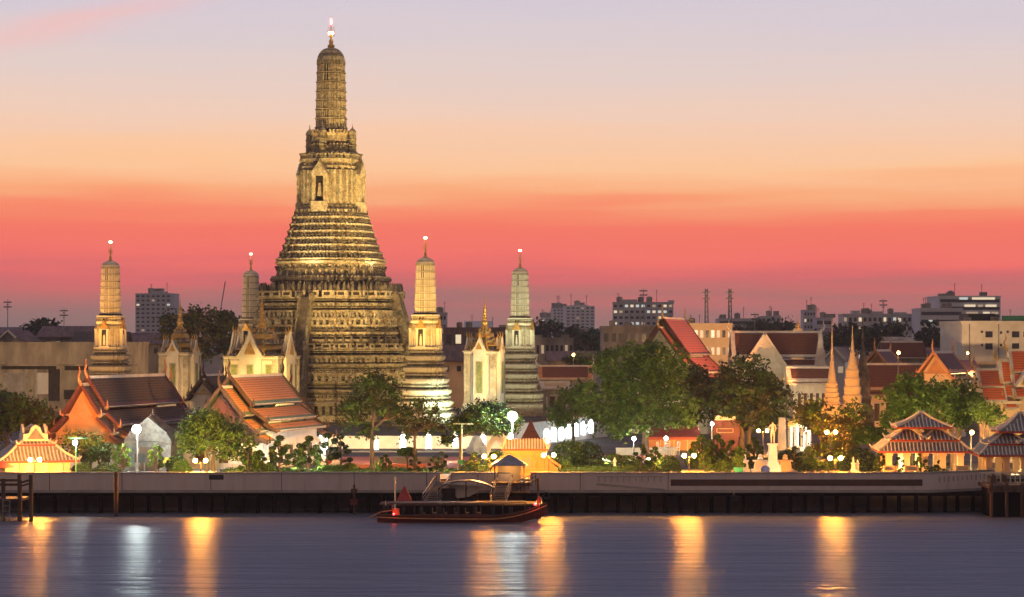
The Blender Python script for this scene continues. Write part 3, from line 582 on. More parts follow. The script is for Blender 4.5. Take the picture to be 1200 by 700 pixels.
# red roofs behind
D = 392; zr = zd(428, D) - GZ
hall("long red brown tiled hall with orange trim behind the leafy right hand trees", (xd(1008, D), D, GZ), R(-93), 14.5, zr, [(0, zr, 4.3, zr-4.2), (4.0, zr-4.5, 5.6, zr-5.3)], M_BRT, M_OTRIM, M_PEACH, GP, porch=None, nwin=6, chofa=True, gold=M_OTRIM)
D = 380; zr = zd(414, D) - GZ
hall("small hall with peach triangular gable right of the long red brown roof", (xd(1094, D), D, GZ), R(-30), 9, zr, [(0, zr, 2.6, zr-3.3), (2.4, zr-3.6, 3.4, zr-4.4)], M_BRT, M_OTRIM, M_PEACH, GP, porch=None, nwin=3, gold=M_OTRIM)
D = 402; zr = zd(412, D) - GZ
hall("small gabled house with orange trim peeking above the long red brown roof", (xd(1026, D), D, GZ), R(-25), 9, zr, [(0, zr, 2.4, zr-2.6), (2.2, zr-2.8, 3.2, zr-3.4)], M_BRT, M_OTRIM, M_PEACH, GP, porch=None, nwin=3, gold=M_OTRIM)
D = 430; zr = zd(402, D) - GZ
hall("dark red roofed house in front of the white office block at right", (xd(1040, D), D+8, GZ), R(-90), 8, zr, [(0, zr, 3.5, zr-3.0)], M_BRT, M_BRT, M_OLDC, GP, porch=None, nwin=3, chofa=False, name="house", cat="house")
D = 470; zr = zd(430, D) - GZ
hall("dark red roof with pale orange ridge right of the greyish green prang", (xd(632, D), D, GZ), R(-90), 10.5, zr, [(0, zr, 3.4, zr-2.6)], M_BRT, M_OTRIM, M_OLDC, GP, porch=None, nwin=3, gold=M_TRIM)
D = 425; zr = zd(449, D) - GZ
hall("tan lit canopy roof just right of the greyish green prang", (xd(633, D), D, GZ), R(-78), 5.5, zr, [(0, zr, 2.0, zr-1.2)], M_PEACH, M_TRIM, M_OLDC, GP, porch=None, nwin=2, gold=M_TRIM, chofa=False)
D = 380; zr = zd(441, D) - GZ
hall("dark blue grey roofed shrine between the narrow cream pavilion and the white walled hall", (xd(240, D), D, GZ), R(-16), 7, zr, [(0, zr, 2.0, zr-2.2), (1.8, zr-2.5, 2.8, zr-3.4)], M_SLT, M_SLT, M_CREAM, GC, porch=(1.2, .7), nwin=2, gold=M_WOOD, cat="shrine", name="shrine")

# ------------------------------------------------------------------ arched gate porch under the white lamp
M_GATE = mat("weathered_gate_plaster", (0.07,0.068,0.06), (0.17,0.165,0.15), 1.2, .8, bump=.5, bscale=3)
D = 283; o = thing("arched_gate", "pale pointed arch gate porch right of the brilliant white lamp", "gate", (xd(179, D), D, GZ), TH)
mb = MB(); 
for s in (-1, 1):
    mb.box(s*2.3-.7, s*2.3+.7, -1.2, 1.2, 0, 3.6, 0); mb.box(s*2.3-.85, s*2.3+.85, -1.35, 1.35, 0, .6, 1); mb.box(s*2.3-.85, s*2.3+.85, -1.35, 1.35, 3.3, 3.7, 1)
    mb.box(s*1.25-.2, s*1.25+.2, -1.5, 1.2, 0, 3.2, 1)
mb.box(-1.65, 1.65, -1.0, 1.0, 3.0, 3.65, 0); mb.build("pier", [M_GATE, M_MOSD], o)
mb = MB()
for q in range(3): s = 1-.2*q; mb.prism([(-3.2*s, 3.7+q*.4), (3.2*s, 3.7+q*.4), (2.4*s, 4.9+q*.3), (1.0*s, 5.9+q*.2), (0, 6.7+q*.15), (-1.0*s, 5.9+q*.2), (-2.4*s, 4.9+q*.3)], -1.4+.35*q, 1.4-.3*q, q % 2)
mb.tube([(0,0,6.8),(0,0,7.2),(0,0,7.7)],[.2,.12,.02],6,1)
for s in (-1, 1): mb.tube([(s*2.9,0,3.9),(s*3.2,0,4.3),(s*3.1,0,5.0)],[.2,.15,.02],6,1)
mb.build("pediment", [M_GATE, M_MOSD], o)
mb = MB(); mb.box(-1.05, 1.05, -1.1, -.5, 0, 3.0); mb.build("door", M_WOOD, o)

# ------------------------------------------------------------------ Chinese style river pavilions
def hip(mb, cx, cy, ax, ay, bx, by, z0, z1, over=.12, rib=.42, curve=.22, m=(0, 1, 2, 3)):
    """hip roof from eave half sizes a to top half sizes b, curved, with mortar ribs, red eaves, thick ridges with lifted ends"""
    K = 4; pts = []
    for k in range(K+1):
        t = k/K; e = t + curve*math.sin(math.pi*t)*-.55; pts.append((ax+(bx-ax)*t, ay+(by-ay)*t, z0+(z1-z0)*e))
    mb.loft([[(cx-x, cy-y, z), (cx+x, cy-y, z), (cx+x, cy+y, z), (cx-x, cy+y, z)] for x, y, z in pts], m[0])
    mb.loft([[(cx-x, cy-y, z), (cx+x, cy-y, z), (cx+x, cy+y, z), (cx-x, cy+y, z)] for x, y, z in ((ax-.05, ay-.05, z0-.22), (ax+.06, ay+.06, z0-.2), (ax+.06, ay+.06, z0-.02))], m[2])
    for sx_, sy_ in ((-1,-1),(1,-1),(1,1),(-1,1)):
        path = [(cx+sx_*x, cy+sy_*y, z+.1) for x, y, z in pts]; mb.tube(path[::-1] + [(cx+sx_*(ax+.25), cy+sy_*(ay+.25), z0+.5)], [.15]*(K+1)+[.06], 5, m[3])
    for axis in (0, 1):
        A, B, a2, b2 = (ax, bx, ay, by) if axis == 0 else (ay, by, ax, bx)
        n = int(2*A/rib)
        for i in range(n):
            u = -A + rib*.5 + i*rib*(2*A/(n*rib))
            for s in (-1, 1):
                path = []
                for x, y, z in pts:
                    if abs(u) > (x if axis == 0 else y) : break
                    path.append((cx+u, cy+s*y, z+.05) if axis == 0 else (cx+s*x, cy+u, z+.05))
                if len(path) > 1: mb.bar(path[0], path[1], .12, .12, m[1]); [mb.bar(path[j], path[j+1], .12, .12, m[1]) for j in range(1, len(path)-1)]
RM = [M_TILE, M_RIB, M_RED, M_TRIM]
def sala(label, loc, rz, ax, ay, col_h, ncol=(4, 3), tiers=None, name="river_pavilion"):
    o = thing(name, label, "pavilion", loc, rz, "tiled pavilions along the river wall")
    mb = MB(); mb.box(-ax+.4, ax-.4, -ay+.4, ay-.4, 0, .35); mb.build("floor", M_GREY, o)
    for i in range(ncol[0]):
        for j in range(ncol[1]):
            if 0 < i < ncol[0]-1 and 0 < j < ncol[1]-1: continue
            x = -ax+1.3+(2*ax-2.6)*i/(ncol[0]-1); y = -ay+1.2+(2*ay-2.4)*j/(ncol[1]-1)
            c = MB(); c.cb((x,y,.35),.95,.95,.4,0,0); c.cb((x,y,.75),.72,.72,col_h-1.1,0,0); c.cb((x,y,col_h-.35),.9,.9,.35,0,0); c.build("column", M_PEACH, o)
    mb = MB(); mb.box(-ax+.9, ax-.9, -ay+.8, ay-.8, col_h-.05, col_h+.3); mb.build("ceiling", M_CREAM, o)
    for t in tiers:
        mb = MB(); hip(mb, *t); mb.box(t[0]-t[4]*.98, t[0]+t[4]*.98, t[1]-t[5]*.98, t[1]+t[5]*.98, t[7]-.3, t[7]+.28, 3); mb.build("roof", RM, o)
    return o
D = 267; c0 = 2.95; s1 = sala("tiled three tier river pavilion with square orange columns, fully in view at right", (xd(1087, D), D+4, GZ), R(-3), 5.45, 4.0, c0, (5, 3),
    [(0,0,5.45,4.0,4.2,3.0,3.2,4.2), (-1.75,0,2.2,3.1,.5,1.3,4.5,5.55), (1.75,0,2.2,3.1,.5,1.3,4.5,5.55), (0,0,3.2,2.6,.22,.3,5.95,7.5)])
mb = MB()
for x in (-.3, .3): mb.tube([(x*.2,0,7.3),(x,0,7.6),(x*1.4,0,7.9)],[.16,.13,.03],5)
mb.build("roof_ridge", M_TRIM, s1)
D = 265; s2 = sala("tiled river pavilion cut off by the right edge, behind the dark landing", (xd(1203, D), D+3.6, GZ+.15), R(-3), 5.3, 3.9, 2.5, (5, 3),
    [(0,0,5.3,3.9,4.2,2.9,2.7,3.7), (-1.6,0,2.3,3.0,.6,1.2,4.0,5.1), (1.6,0,2.3,3.0,.6,1.2,4.0,5.1), (0,0,2.9,2.5,.22,.3,5.4,7.4)])
D = 269; s3 = sala("small white pavilion with curved gables and red eaves beside the left dock", (xd(33, D), D+3, GZ), R(22), 4.7, 3.6, 1.9, (5, 3),
    [(0,0,4.7,3.6,2.3,1.7,2.0,3.65), (0,0,2.2,1.8,1.5,1.2,3.85,4.2)], name="white_pavilion")
mb = MB(); z = 4.25
for ph in (0, math.pi/2):
    M = Matrix.Rotation(ph, 4, 'Z'); mb.prism([(-1.5,z),(1.5,z),(1.3,z+.8),(.75,z+.9),(.55,z+1.55),(0,z+1.95),(-.55,z+1.55),(-.75,z+.9),(-1.3,z+.8)], -1.45, -1.2, 0, M); mb.prism([(-1.5,z),(1.5,z),(1.3,z+.8),(.75,z+.9),(.55,z+1.55),(0,z+1.95),(-.55,z+1.55),(-.75,z+.9),(-1.3,z+.8)], 1.2, 1.45, 0, M)
    mb.prism([(-1.0,z+.2),(1.0,z+.2),(0,z+1.5)], -1.55, -1.45, 1, M); mb.prism([(-1.45,z),(1.45,z),(0,z+1.6)], -1.2, 1.2, 1, M)
mb.build("gable", [M_CREAM, M_TILE], s3)
mb = MB(); mb.box(-3.5,3.5,-2.4,2.4,.35,1.0,0)
for x in (-2.6,-.9,.9,2.6): mb.box(x-.5,x+.5,-2.45,-2.38,1.0,1.9,0)
mb.build("parapet_wall", M_CREAM, s3)

# ------------------------------------------------------------------ landing gate with tiled roof
D = 273; o = thing("landing_gate", "orange lit landing gate with tiled roof and side wings above the boat", "gate", (xd(615, D), D, GZ), 0)
mb = MB()
for x0, x1 in ((-2.3,-1.8),(-1.25,-.75),(.85,1.3),(1.85,2.3)): mb.box(x0, x1, -.7, .7, 0, 2.75, 0)
for x0, x1 in ((-1.8,-1.25),(1.3,1.85)): mb.box(x0, x1, -.2, .3, 0, 2.75, 1)
mb.box(-.75, .85, -.7, .7, 2.2, 2.75, 0); mb.box(-.74, .84, -.3, .2, 0, .9, 1); mb.box(-2.5, 2.5, -.85, .85, 2.75, 3.0, 1); mb.build("wall", [M_LAND, M_OTRIM], o)
mb = MB(); hip(mb, 0, 0, 2.75, 1.3, 2.3, .12, 3.25, 4.35, rib=.34)
for s in (-1, 1): mb.tube([(s*2.2,0,4.35),(s*2.5,0,4.6),(s*2.55,0,5.0)],[.16,.13,.04],5,3)
mb.build("roof", RM, o)
mb = MB()
for s in (-1, 1):
    mb = MB(); mb.loft([[(s*2.35,-.6,0),(s*4.1,-.6,0),(s*4.1,.6,0),(s*2.35,.6,0)],[(s*2.35,-.6,2.3),(s*3.9,-.6,.9),(s*3.9,.6,.9),(s*2.35,.6,2.3)]],0)
    mb.loft([[(s*2.35,-.8,2.3),(s*4.3,-.8,.95),(s*4.3,.8,.95),(s*2.35,.8,2.3)],[(s*2.35,-.8,2.6),(s*4.3,-.8,1.2),(s*4.3,.8,1.2),(s*2.35,.8,2.6)]],1); mb.build("wing", [M_LAND, M_OTRIM], o)
mb.build("wing", [M_PEACH, M_OTRIM], o) if False else None
mb = MB(); mb.box(-.72,.82,-.05,.1,.95,2.15); mb.build("fanlight", M_GREY, o)
D = 293; o = thing("pyramid_shrine", "orange lit pointed pyramid roof shrine behind the landing gate", "shrine", (xd(622, D), D, GZ), 0)
mb = MB(); mb.loft([[(-r,-r,z),(r,-r,z),(r,r,z),(-r,r,z)] for r, z in ((1.7,3.0),(1.15,3.7),(.6,4.7),(.05,6.0))], 0); mb.build("roof", [M_BRT], o)
mb = MB(); 
for x in (-1.4, 1.4):
    for y in (-1.4, 1.4): mb.cb((x,y,0),.35,.35,3.0)
mb.box(-1.6,1.6,-1.6,1.6,2.8,3.0); mb.build("posts", M_PEACH, o)
D = 298; o = thing("arch_gate", "small orange gilded spirit gate between white lanterns left of the landing gate", "gate", (xd(582, D), D, GZ), 0)
mb = MB(); mb.prism([(-1.3,0),(-.75,0),(-.75,2.2),(0,3.2),(.75,2.2),(.75,0),(1.3,0),(1.3,2.6),(.6,3.6),(0,4.8),(-.6,3.6),(-1.3,2.6)], -.3, .3); mb.build("arch", M_TRIM, o)
# ------------------------------------------------------------------ river wall and landings
W0, W1, W2 = -62.0, xd(1088, 261), xd(1166, 266)
def kink(x): return 261.0 if x < W1 else 261.0 + 5.0*(x-W1)/(W2-W1)
M_WALLB = mat("river_wall_paint", (0.34,0.28,0.26), (0.60,0.51,0.48), 0.8, 0.75, bump=0.3, bscale=3, stretch=(1,1,.10), lo=.22, hi=.66, c3=(0.55,0.46,0.43))
M_SHADE = mat("shade_dark_concrete", (0.006,0.006,0.0055), (0.014,0.013,0.012), 0.5, 0.95, spec=0.0, stretch=(1,1,.3))  # near-black colour carries the shade under the river deck
o = thing("river_wall", "long grey mauve river wall standing on dark piles", "river wall", (0, 261, 0))
PT, PB = 0.0, -2.12
def wall_piece(x0, x1, z0=PB, z1=PT, y0=0, y1=.5, m=0, mb=None):
    a, b_ = kink(x0)-261, kink(x1)-261
    mb.loft([[(x0,a+y0,z0),(x1,b_+y0,z0),(x1,b_+y1,z0),(x0,a+y1,z0)],[(x0,a+y0,z1),(x1,b_+y0,z1),(x1,b_+y1,z1),(x0,a+y1,z1)]], m)
gaps = [(xd(516,261), xd(527,261)), (xd(598,261), xd(621,261))]
xs = [W0, gaps[0][0], gaps[0][1], gaps[1][0], gaps[1][1], W1, W2]
for i in (0, 2, 4, 5):
    mb = MB(); wall_piece(xs[i], xs[i+1], mb=mb)
    wall_piece(xs[i], xs[i+1], PT, PT+.10, -.12, .65, 1, mb)
    wall_piece(xs[i], xs[i+1], PB-.12, PB, -.06, .5, 1, mb); mb.build("parapet", [M_WALLB, M_GREY], o)
mb = MB()
for i in (1, 3): wall_piece(xs[i], xs[i+1], PB, -1.05, 0, .5, 0, mb)
mb.build("landing_sill", [M_WALLB], o)
mb = MB(); x0, x1 = xd(786,261), xd(1081,261); wall_piece(x0, x1, -1.45, -.72, -.03, 0, 0, mb); mb.build("brown_band", mat("brown_band_paint", (0.075,0.045,0.035), (0.10,0.065,0.05), 1, .7), o)
mb = MB()   # balusters and a thin slanting strip cast on the panel near the middle
for i in range(11): x = xd(702+i*7.2, 261); wall_piece(x-.05, x+.05, -1.0, -.45, -.05, 0, 0, mb)
wall_piece(xd(699,261), xd(778,261), -.45, -.38, -.05, 0, 0, mb); mb.build("baluster_relief", [M_GREY], o)
mb = MB(); a, b_ = Vector((xd(699,261),-.04,-1.25)), Vector((xd(779,261),-.04,-1.9)); mb.bar(a, b_, .06, .22); mb.build("ramp_relief", [M_GREY], o)
mb = MB()
for i in range(11): x = xd(1097+i*6, 264); wall_piece(x-.06, x+.06, -1.1+.02*i, -.5+.02*i, -.05, 0, 0, mb)
mb.build("baluster_relief", [M_GREY], o)
mb = MB(); wall_piece(W0-20, W2+30, -8, PB-.1, 3.4, 3.9, 0, mb); mb.box(W0-20, W2, .45, 5.3, PB-.5, PB-.15); mb.build("back_wall", [M_SHADE], o)
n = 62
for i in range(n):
    x = W0 + 8 + (W2-W0-9)*i/(n-1); c = MB(); c.lathe([(.22, -8), (.22, PB-.1)], 8, 0, (x, kink(x)-261+.55+(.9 if i % 2 else 0), 0)); c.build("pile", M_SHADE, o)
mb = MB()
for px_ in (58, 143, 247, 330, 415, 500, 560, 680, 783): x = xd(px_, 261); wall_piece(x-.03, x+.03, PB, PT, -.015, 0, 0, mb)
mb.build("joint", [M_SHADE], o)
mb = MB(); wall_piece(xd(245,261), xd(262,261), -.75, -.2, -.03, 0, 0, mb); mb.build("drain_plate", [M_BLACK], o)
mb = MB(); [wall_piece(xs[i], xs[i+1], PB+.02, PB+.02+h_, -.02, 0, 0, mb) for i, h_ in ((0,.16),(2,.15),(4,.18),(5,.16))]; mb.build('tide_line', [M_GREY], o)
# paving strip behind the wall
sheet("promenade_path", [(W0-40,266.3),(W2+20,266.3),(W2+20,276),(W0-40,276)], GZ+.004, mat("promenade_paving", (0.30,0.25,0.20), (0.42,0.36,0.30), 0.5, .8))
M_LAWN = mat("lawn", (0.03,0.055,0.012), (0.07,0.11,0.03), 1.5, .95, bump=.8, bscale=12)
for i, (a, b_, c_, d_) in enumerate(((0, 140, 277, 285), (262, 395, 277, 283), (398, 590, 278, 287), (655, 800, 277, 290), (815, 1030, 277, 300))):
    sheet("lawn", [(xd(a, c_), c_), (xd(b_, c_), c_), (xd(b_, d_), d_), (xd(a, d_), d_)], GZ+.008, M_LAWN)
M_TERR = mat("red_terrace_paving", (0.52,0.15,0.08), (0.62,0.22,0.12), .5, .75)
for i, (a, b_, c_, d_) in enumerate(((365, 410, 302, 310), (398, 560, 288, 318), (690, 792, 305, 322), (150, 258, 277, 300))):
    sheet("terrace", [(xd(a, c_), c_), (xd(b_, c_), c_), (xd(b_, d_), d_), (xd(a, d_), d_)], GZ+.012, M_TERR if i < 3 else mat("pale_forecourt", (0.5,0.5,0.48), (0.6,0.6,0.58), .6, .8))

def low_wall(label, x0, x1, D0, D1, z0, z1, m, m2=None, name="low_wall", th=.4, cat="low wall"):
    a = Vector((xd(x0, D0), D0, 0)); b_ = Vector((xd(x1, D1), D1, 0)); L = (b_-a).length; o = thing(name, label, cat, (a.x, a.y, GZ), math.atan2(b_.y-a.y, b_.x-a.x))
    mb = MB(); mb.box(0, L, 0, th, z0-GZ, z1-GZ); mb.build("body", m, o); mb = MB(); mb.box(-.06, L+.06, -.06, th+.06, z1-GZ, z1-GZ+.12); mb.build("coping", m2 or m, o); return o
low_wall("pale green terrace wall running behind the tree trunks in the middle", 412, 592, 330, 330, GZ, zd(530, 330), mat("pale_green_plaster", (0.45,0.52,0.42), (0.55,0.60,0.50), .6, .7), M_WHITE)
low_wall("coral red terrace wall below the pale green wall", 398, 512, 318, 314, GZ, zd(541, 316), mat("coral_paint", (0.6,0.17,0.10), (0.66,0.24,0.15), .6, .7))
low_wall("grey bench wall in front of the coral red terrace", 460, 520, 300, 300, GZ, zd(536.5, 300), M_GREY)
low_wall("low red planter wall left of the mid garden tree", 398, 500, 288, 290, GZ, zd(545.5, 289), mat("planter_red", (0.62,0.2,0.10), (0.7,0.28,0.15), .6, .7))
low_wall("coral flower bed wall under the big green tree", 690, 775, 300, 300, GZ, zd(537, 300), M_WHITE, M_TERR)
low_wall("pale planting kerb of the clipped garden right of the landing gate", 652, 800, 279, 279, GZ, zd(551.5, 279), M_PEACH)
low_wall("long peach planter kerb along the garden behind the brown wall band", 797, 870, 275, 275, GZ, zd(552, 275), M_PEACH)
low_wall("peach planter kerb left of the right hand river pavilion", 925, 1000, 275, 275, GZ, zd(553, 275), M_PEACH)
low_wall("white round kerb beneath the big green tree trunk", 722, 792, 322, 322, GZ, zd(526, 322), M_CREAM)
o = thing("picket_fence", "low white picket fence with a red round emblem by the terrace corner", "fence", (xd(367, 296), 296, GZ))
mb = MB(); L = xd(400, 296)-xd(367, 296)
for i in range(20): mb.cb((L*i/19, 0, 0), .11, .06, 1.15, 0, 0, .8)
for z in (.15, .95): mb.box(0, L, -.05, .05, z, z+.1)
mb.build("pickets", M_WHITE, o); mb = MB(); mb.lathe([(.45,-.03),(.45,.03)], 16); q = mb.build("emblem", M_RED, o); q.location = (L*.55, -.1, .6); q.rotation_euler = (R(90),0,0)
# temple enclosure wall
low_wall("long cream enclosure wall carrying the white lanterns in front of the tall tower", 340, 600, 342, 342, GZ, zd(512, 342), M_CREAM, M_TRIM, cat="wall", name="enclosure_wall")
low_wall("white receding enclosure wall behind the row of glowing panels", 606, 712, 345, 385, GZ, zd(498, 345), M_WHITE, M_TRIM, cat="wall", name="enclosure_wall")

# white lanterns
def lantern(px_, py_, D, w, h, label, group):
    o = thing("lantern", label, "lantern", (xd(px_, D), D, zd(py_, D)-h/2), 0, group)
    mb = MB(); mb.lathe([(w*.34,0),(w*.5,h*.12),(w*.5,h*.72),(w*.38,h*.9),(w*.2,h)], 10); mb.build("glass", G_LAN, o, smooth=True)
    mb = MB(); mb.lathe([(w*.34,h*.97),(w*.3,h+.12),(.04,h+.6)], 8)
    for s in (-1, 1): mb.tube([(s*w*.52,0,-.25),(s*w*.54,0,h*.7),(s*w*.3,0,h)], .05, 4)
    mb.build("frame", M_WHITE, o)
for px_, py_, w_, h_, lb in ((379,517,1.15,2.6,"white glowing wall lantern left of the mid garden tree, leftmost of its row"), (441,521,.6,1.5,"small white lantern just right of the mid garden tree trunk"), (472.5,518,.85,2.3,"white wall lantern behind the sparse tree branches"), (502.5,517,.75,2.1,"white wall lantern left of the umbrella shaped tree"),
                      (533.5,516,.7,1.9,"white wall lantern seen through the umbrella shaped tree"), (566,518,.75,2.1,"white wall lantern right of the umbrella shaped tree"), (598.5,513,.75,1.9,"white lantern directly below the brilliant floodlight")):
    lantern(px_, py_, 337, w_, h_, lb, "white lanterns along the enclosure wall")
names = ["first", "second", "third", "fourth", "fifth", "sixth", "seventh"]
for i in range(7):
    px_ = 640.5 + i*8.6; D = 343 + i*5.2; lantern(px_, 511 - i*1.9, D-1.3, .82, 2.2, f"lit white wall panel built glowing, {names[i]} from the left in the receding white row", "glowing panels of the receding white row")  # strongly lit wall panels, given emission in lantern-shaped shells

# ------------------------------------------------------------------ pontoon, gangways, boats
D = 253.5; x0 = xd(446, D)
o = thing("pontoon", "dark floating landing pontoon behind the long red boat", "pontoon", (x0, D, WZ))
mb = MB(); L = xd(634, D)-x0; mb.box(0, L, 0, 4.5, -.5, 1.45, 0); mb.box(-.15, L+.15, -.15, 4.6, 1.45, 1.62, 1); mb.build("deck", [M_SHADE, M_WOOD], o)
for i in range(9):
    c = MB(); c.tube([(L*(i+.3)/9, -.15, .2), (L*(i+.3)/9, -.15, 1.3)], .22, 8); c.build("fender", M_BLACK, o)
for px_, pt, lb, m_ in ((463, 561, "thin pale mooring pole at the boat stern", M_TRIM), (630.5, 563, "dark mooring post by the boat bow", M_WOOD)):
    p = thing("mooring_post", lb, "post", (xd(px_, 252.6), 252.6, -6.5)); mb = MB(); mb.tube([(0,0,0),(0,0,zd(pt,252.6)+6.5)], .13 if px_ > 500 else .09, 8); mb.build("pole", m_, p); mb = MB(); mb.lathe([(.2,0),(.2,.12),(.05,.25)], 8, 0, (0,0,zd(pt,252.6)+6.5)); mb.build("cap", m_, p)
p = thing("river_pile", "lone dark pile rising from the water in front of the left wall", "pile", (xd(136, 257), 257, -8)); mb = MB(); mb.tube([(0,0,0),(0,0,zd(553,257)+8)], .24, 10); mb.build("pole", M_WOOD, p); mb = MB(); mb.lathe([(.27,-.5),(.27,-.2)],10,0,(0,0,zd(553,257)+8)); mb.build("band", M_BLACK, p)
p = thing("tide_gauge", "short dark gauge post against the river wall left of the pontoon", "post", (xd(415, 259), 259, -8)); mb = MB(); mb.tube([(0,0,0),(0,0,zd(568,259)+8)], .12, 8); mb.box(-.35,.35,-.15,.15,zd(578,259)+8,zd(573,259)+8); mb.build("pole", M_WOOD, p); mb = MB(); mb.box(-.4,.4,-.2,-.1,zd(592,259)+8,zd(585,259)+8); mb.build("plate", M_HULL, p)
def gangway(label, a, b_, w):
    a = Vector(a); b_ = Vector(b_); o = thing("gangway", label, "gangway", a); d = b_ - a; s = Vector((d.y, -d.x, 0)).normalized()*w/2
    mb = MB(); n = 12
    for i in range(n):
        p = d*(i/n); q = d*((i+1)/n); mb.loft([[tuple(p-s), tuple(p+s), tuple(Vector((q.x,q.y,p.z))+s), tuple(Vector((q.x,q.y,p.z))-s)], [tuple(p-s+Vector((0,0,.08))), tuple(p+s+Vector((0,0,.08))), tuple(Vector((q.x,q.y,p.z+.08))+s), tuple(Vector((q.x,q.y,p.z+.08))-s)]], 0)
    mb.build("steps", M_OLDC, o)
    for k in (-1, 1):
        r = MB(); r.bar(s*k+Vector((0,0,1.0)), d+s*k+Vector((0,0,1.0)), .09, .09); r.bar(s*k+Vector((0,0,.5)), d+s*k+Vector((0,0,.5)), .06, .06); r.bar(s*k-Vector((0,0,.1)), d+s*k-Vector((0,0,.1)), .1, .25)
        for i in range(6): p = d*(i/5)+s*k; r.bar(p, p+Vector((0,0,1.0)), .07, .07)
        r.build("handrail", M_METAL, o)
zt = -1.05; zbk = WZ+1.62
gangway("steep metal gangway with pale handrails from the wall gap to the pontoon", (xd(520,260.8), 260.8, zt), (xd(504,255), 255.0, zbk), 1.7)
gangway("lit gangway with white steps below the grey tent roof", (xd(592,259.4), 259.4, zt+.1), (xd(583,254.8), 254.8, zbk), 1.7)
# grey canopy at the head of the gangway
D = 259.6; o = thing("landing_canopy", "small grey tent roof on thin posts over an orange lit landing", "canopy", (xd(597, D), D, zt))
mb = MB(); mb.box(-2.0, 2.4, -1.2, 2.2, -.25, .1); mb.build("platform", M_WOOD, o)
for sx_ in (-1.65, 1.65):
    for sy_ in (-.9, 1.9): c = MB(); c.tube([(sx_,sy_,0),(sx_,sy_,2.0)], .07, 6); c.build("post", M_BLACK, o)
mb = MB(); mb.loft([[(-2.0,-1.2,2.0),(2.0,-1.2,2.0),(2.0,2.2,2.0),(-2.0,2.2,2.0)],[(-1.9,-1.1,2.15),(1.9,-1.1,2.15),(1.9,2.1,2.15),(-1.9,2.1,2.15)],[(-.1,.4,3.2),(.1,.4,3.2),(.1,.6,3.2),(-.1,.6,3.2)]]); mb.build("tent_roof", M_METAL, o)
mb = MB(); mb.box(-1.3, 1.3, 1.75, 1.85, .1, 1.85); mb.build("notice_panel", M_PEACH, o)
plamp((xd(597,D), D+.4, .6), 90, (1,.55,.2), .15)
o = thing("platform_rail", "dark sloping handrail right of the grey tent roof", "railing", (xd(606,258.8), 258.8, -1.0)); mb = MB()
for z in (.2, .65, 1.1): mb.bar((0,0,z-.9), (2.1,0,z+.1), .08, .08)
for i in range(6): mb.bar((2.1*i/5,0,-1.2+.2*i), (2.1*i/5,0,.2+.2*i), .08, .08)
mb.build("rail", M_WOOD, o)
# dark arched awning over the pontoon
D = 256; o = thing("arched_awning", "dark arched awning with pale hanging cloth over the pontoon", "awning", (xd(546, D), D, WZ+1.62))
K = 12; hw = 3.1; ring = lambda h, y: [(-hw+2*hw*k/K, y, 1.55+.85*math.sin(math.pi*(k/K))**.8+h) for k in range(K+1)]
mb = MB()
for k in range(K):
    A, B_, = ring(0,-1.0), ring(.12,-1.0); C_, D_ = ring(0,1.2), ring(.12,1.2)
    mb.loft([[A[k],A[k+1],C_[k+1],C_[k]],[B_[k],B_[k+1],D_[k+1],D_[k]]])
mb.build("cover", M_BLACK, o)
for x in (-3.0, 0, 3.0):
    for y in (-.9, 1.1): c = MB(); c.tube([(x,y,0),(x,y,1.6 if abs(x) > 1 else 2.4)], .06, 6); c.build("post", M_BLACK, o)
mb = MB(); mb.prism([(-2.2,1.9),(2.0,1.75),(1.2,1.0),(.3,.55),(-1.0,.35),(-1.6,1.1)], 1.25, 1.3); mb.build("cloth", M_CREAM, o)
mb = MB(); mb.box(-3.1,-1.2,.9,1.2,0,1.5); mb.build("side_curtain", M_BLACK, o)
D = 256; o = thing("red_tent", "small dull red pyramid tent at the left end of the pontoon", "tent", (xd(474, D), D, WZ+1.62)); mb = MB(); mb.loft([[(-.85,-.8,.15),(.85,-.8,.15),(.85,.8,.15),(-.85,.8,.15)],[(-.6,-.55,.75),(.6,-.55,.75),(.6,.55,.75),(-.6,.55,.75)],[(-.06,-.06,1.85),(.06,-.06,1.85),(.06,.06,1.85),(-.06,.06,1.85)]]); mb.build("cloth", mat("faded_red_cloth", (0.34,0.05,0.05), (0.42,0.08,0.07), 2, .8), o)
for s in (-1, 1): c = MB(); c.tube([(s*.8,-.75,0),(s*.8,-.75,.3)], .05, 5); c.build("leg", M_BLACK, o)
# long-tail boat
D = 248.5; bx0, bx1 = xd(442, D), xd(641, D); BL = bx1-bx0
o = thing("longtail_boat", "long red wooden boat with flat canopy moored at the pontoon", "boat", (bx0, D, WZ))
mb = MB(); S = 16; rings = []
for i in range(S+1):
    t_ = i/S; x = BL*t_; wd = 1.15*max(.06, min(1, (math.sin(math.pi*min(1,(t_*.9+.12)))**.55) if t_ < .93 else .22*(1-t_)/.07+.06)); sheer = .66 + .15*(1-t_)**3 + 12.5*max(0, t_-.66)**2; keel = -.35 + 9*max(0, t_-.72)**1.6; wd *= min(1, .25+t_*7)
    keel = min(keel, sheer-.16)
    rings.append([(x,-wd,sheer),(x,-wd*.98,sheer-.12),(x,-wd*.7,max(keel,(sheer+keel)/2-.3)),(x,0,keel),(x,wd*.7,max(keel,(sheer+keel)/2-.3)),(x,wd*.98,sheer-.12),(x,wd,sheer),(x,wd*.8,sheer-.1),(x,-wd*.8,sheer-.1)])
mb.loft(rings, 0); mb.build("hull", M_HULL, o, smooth=False)
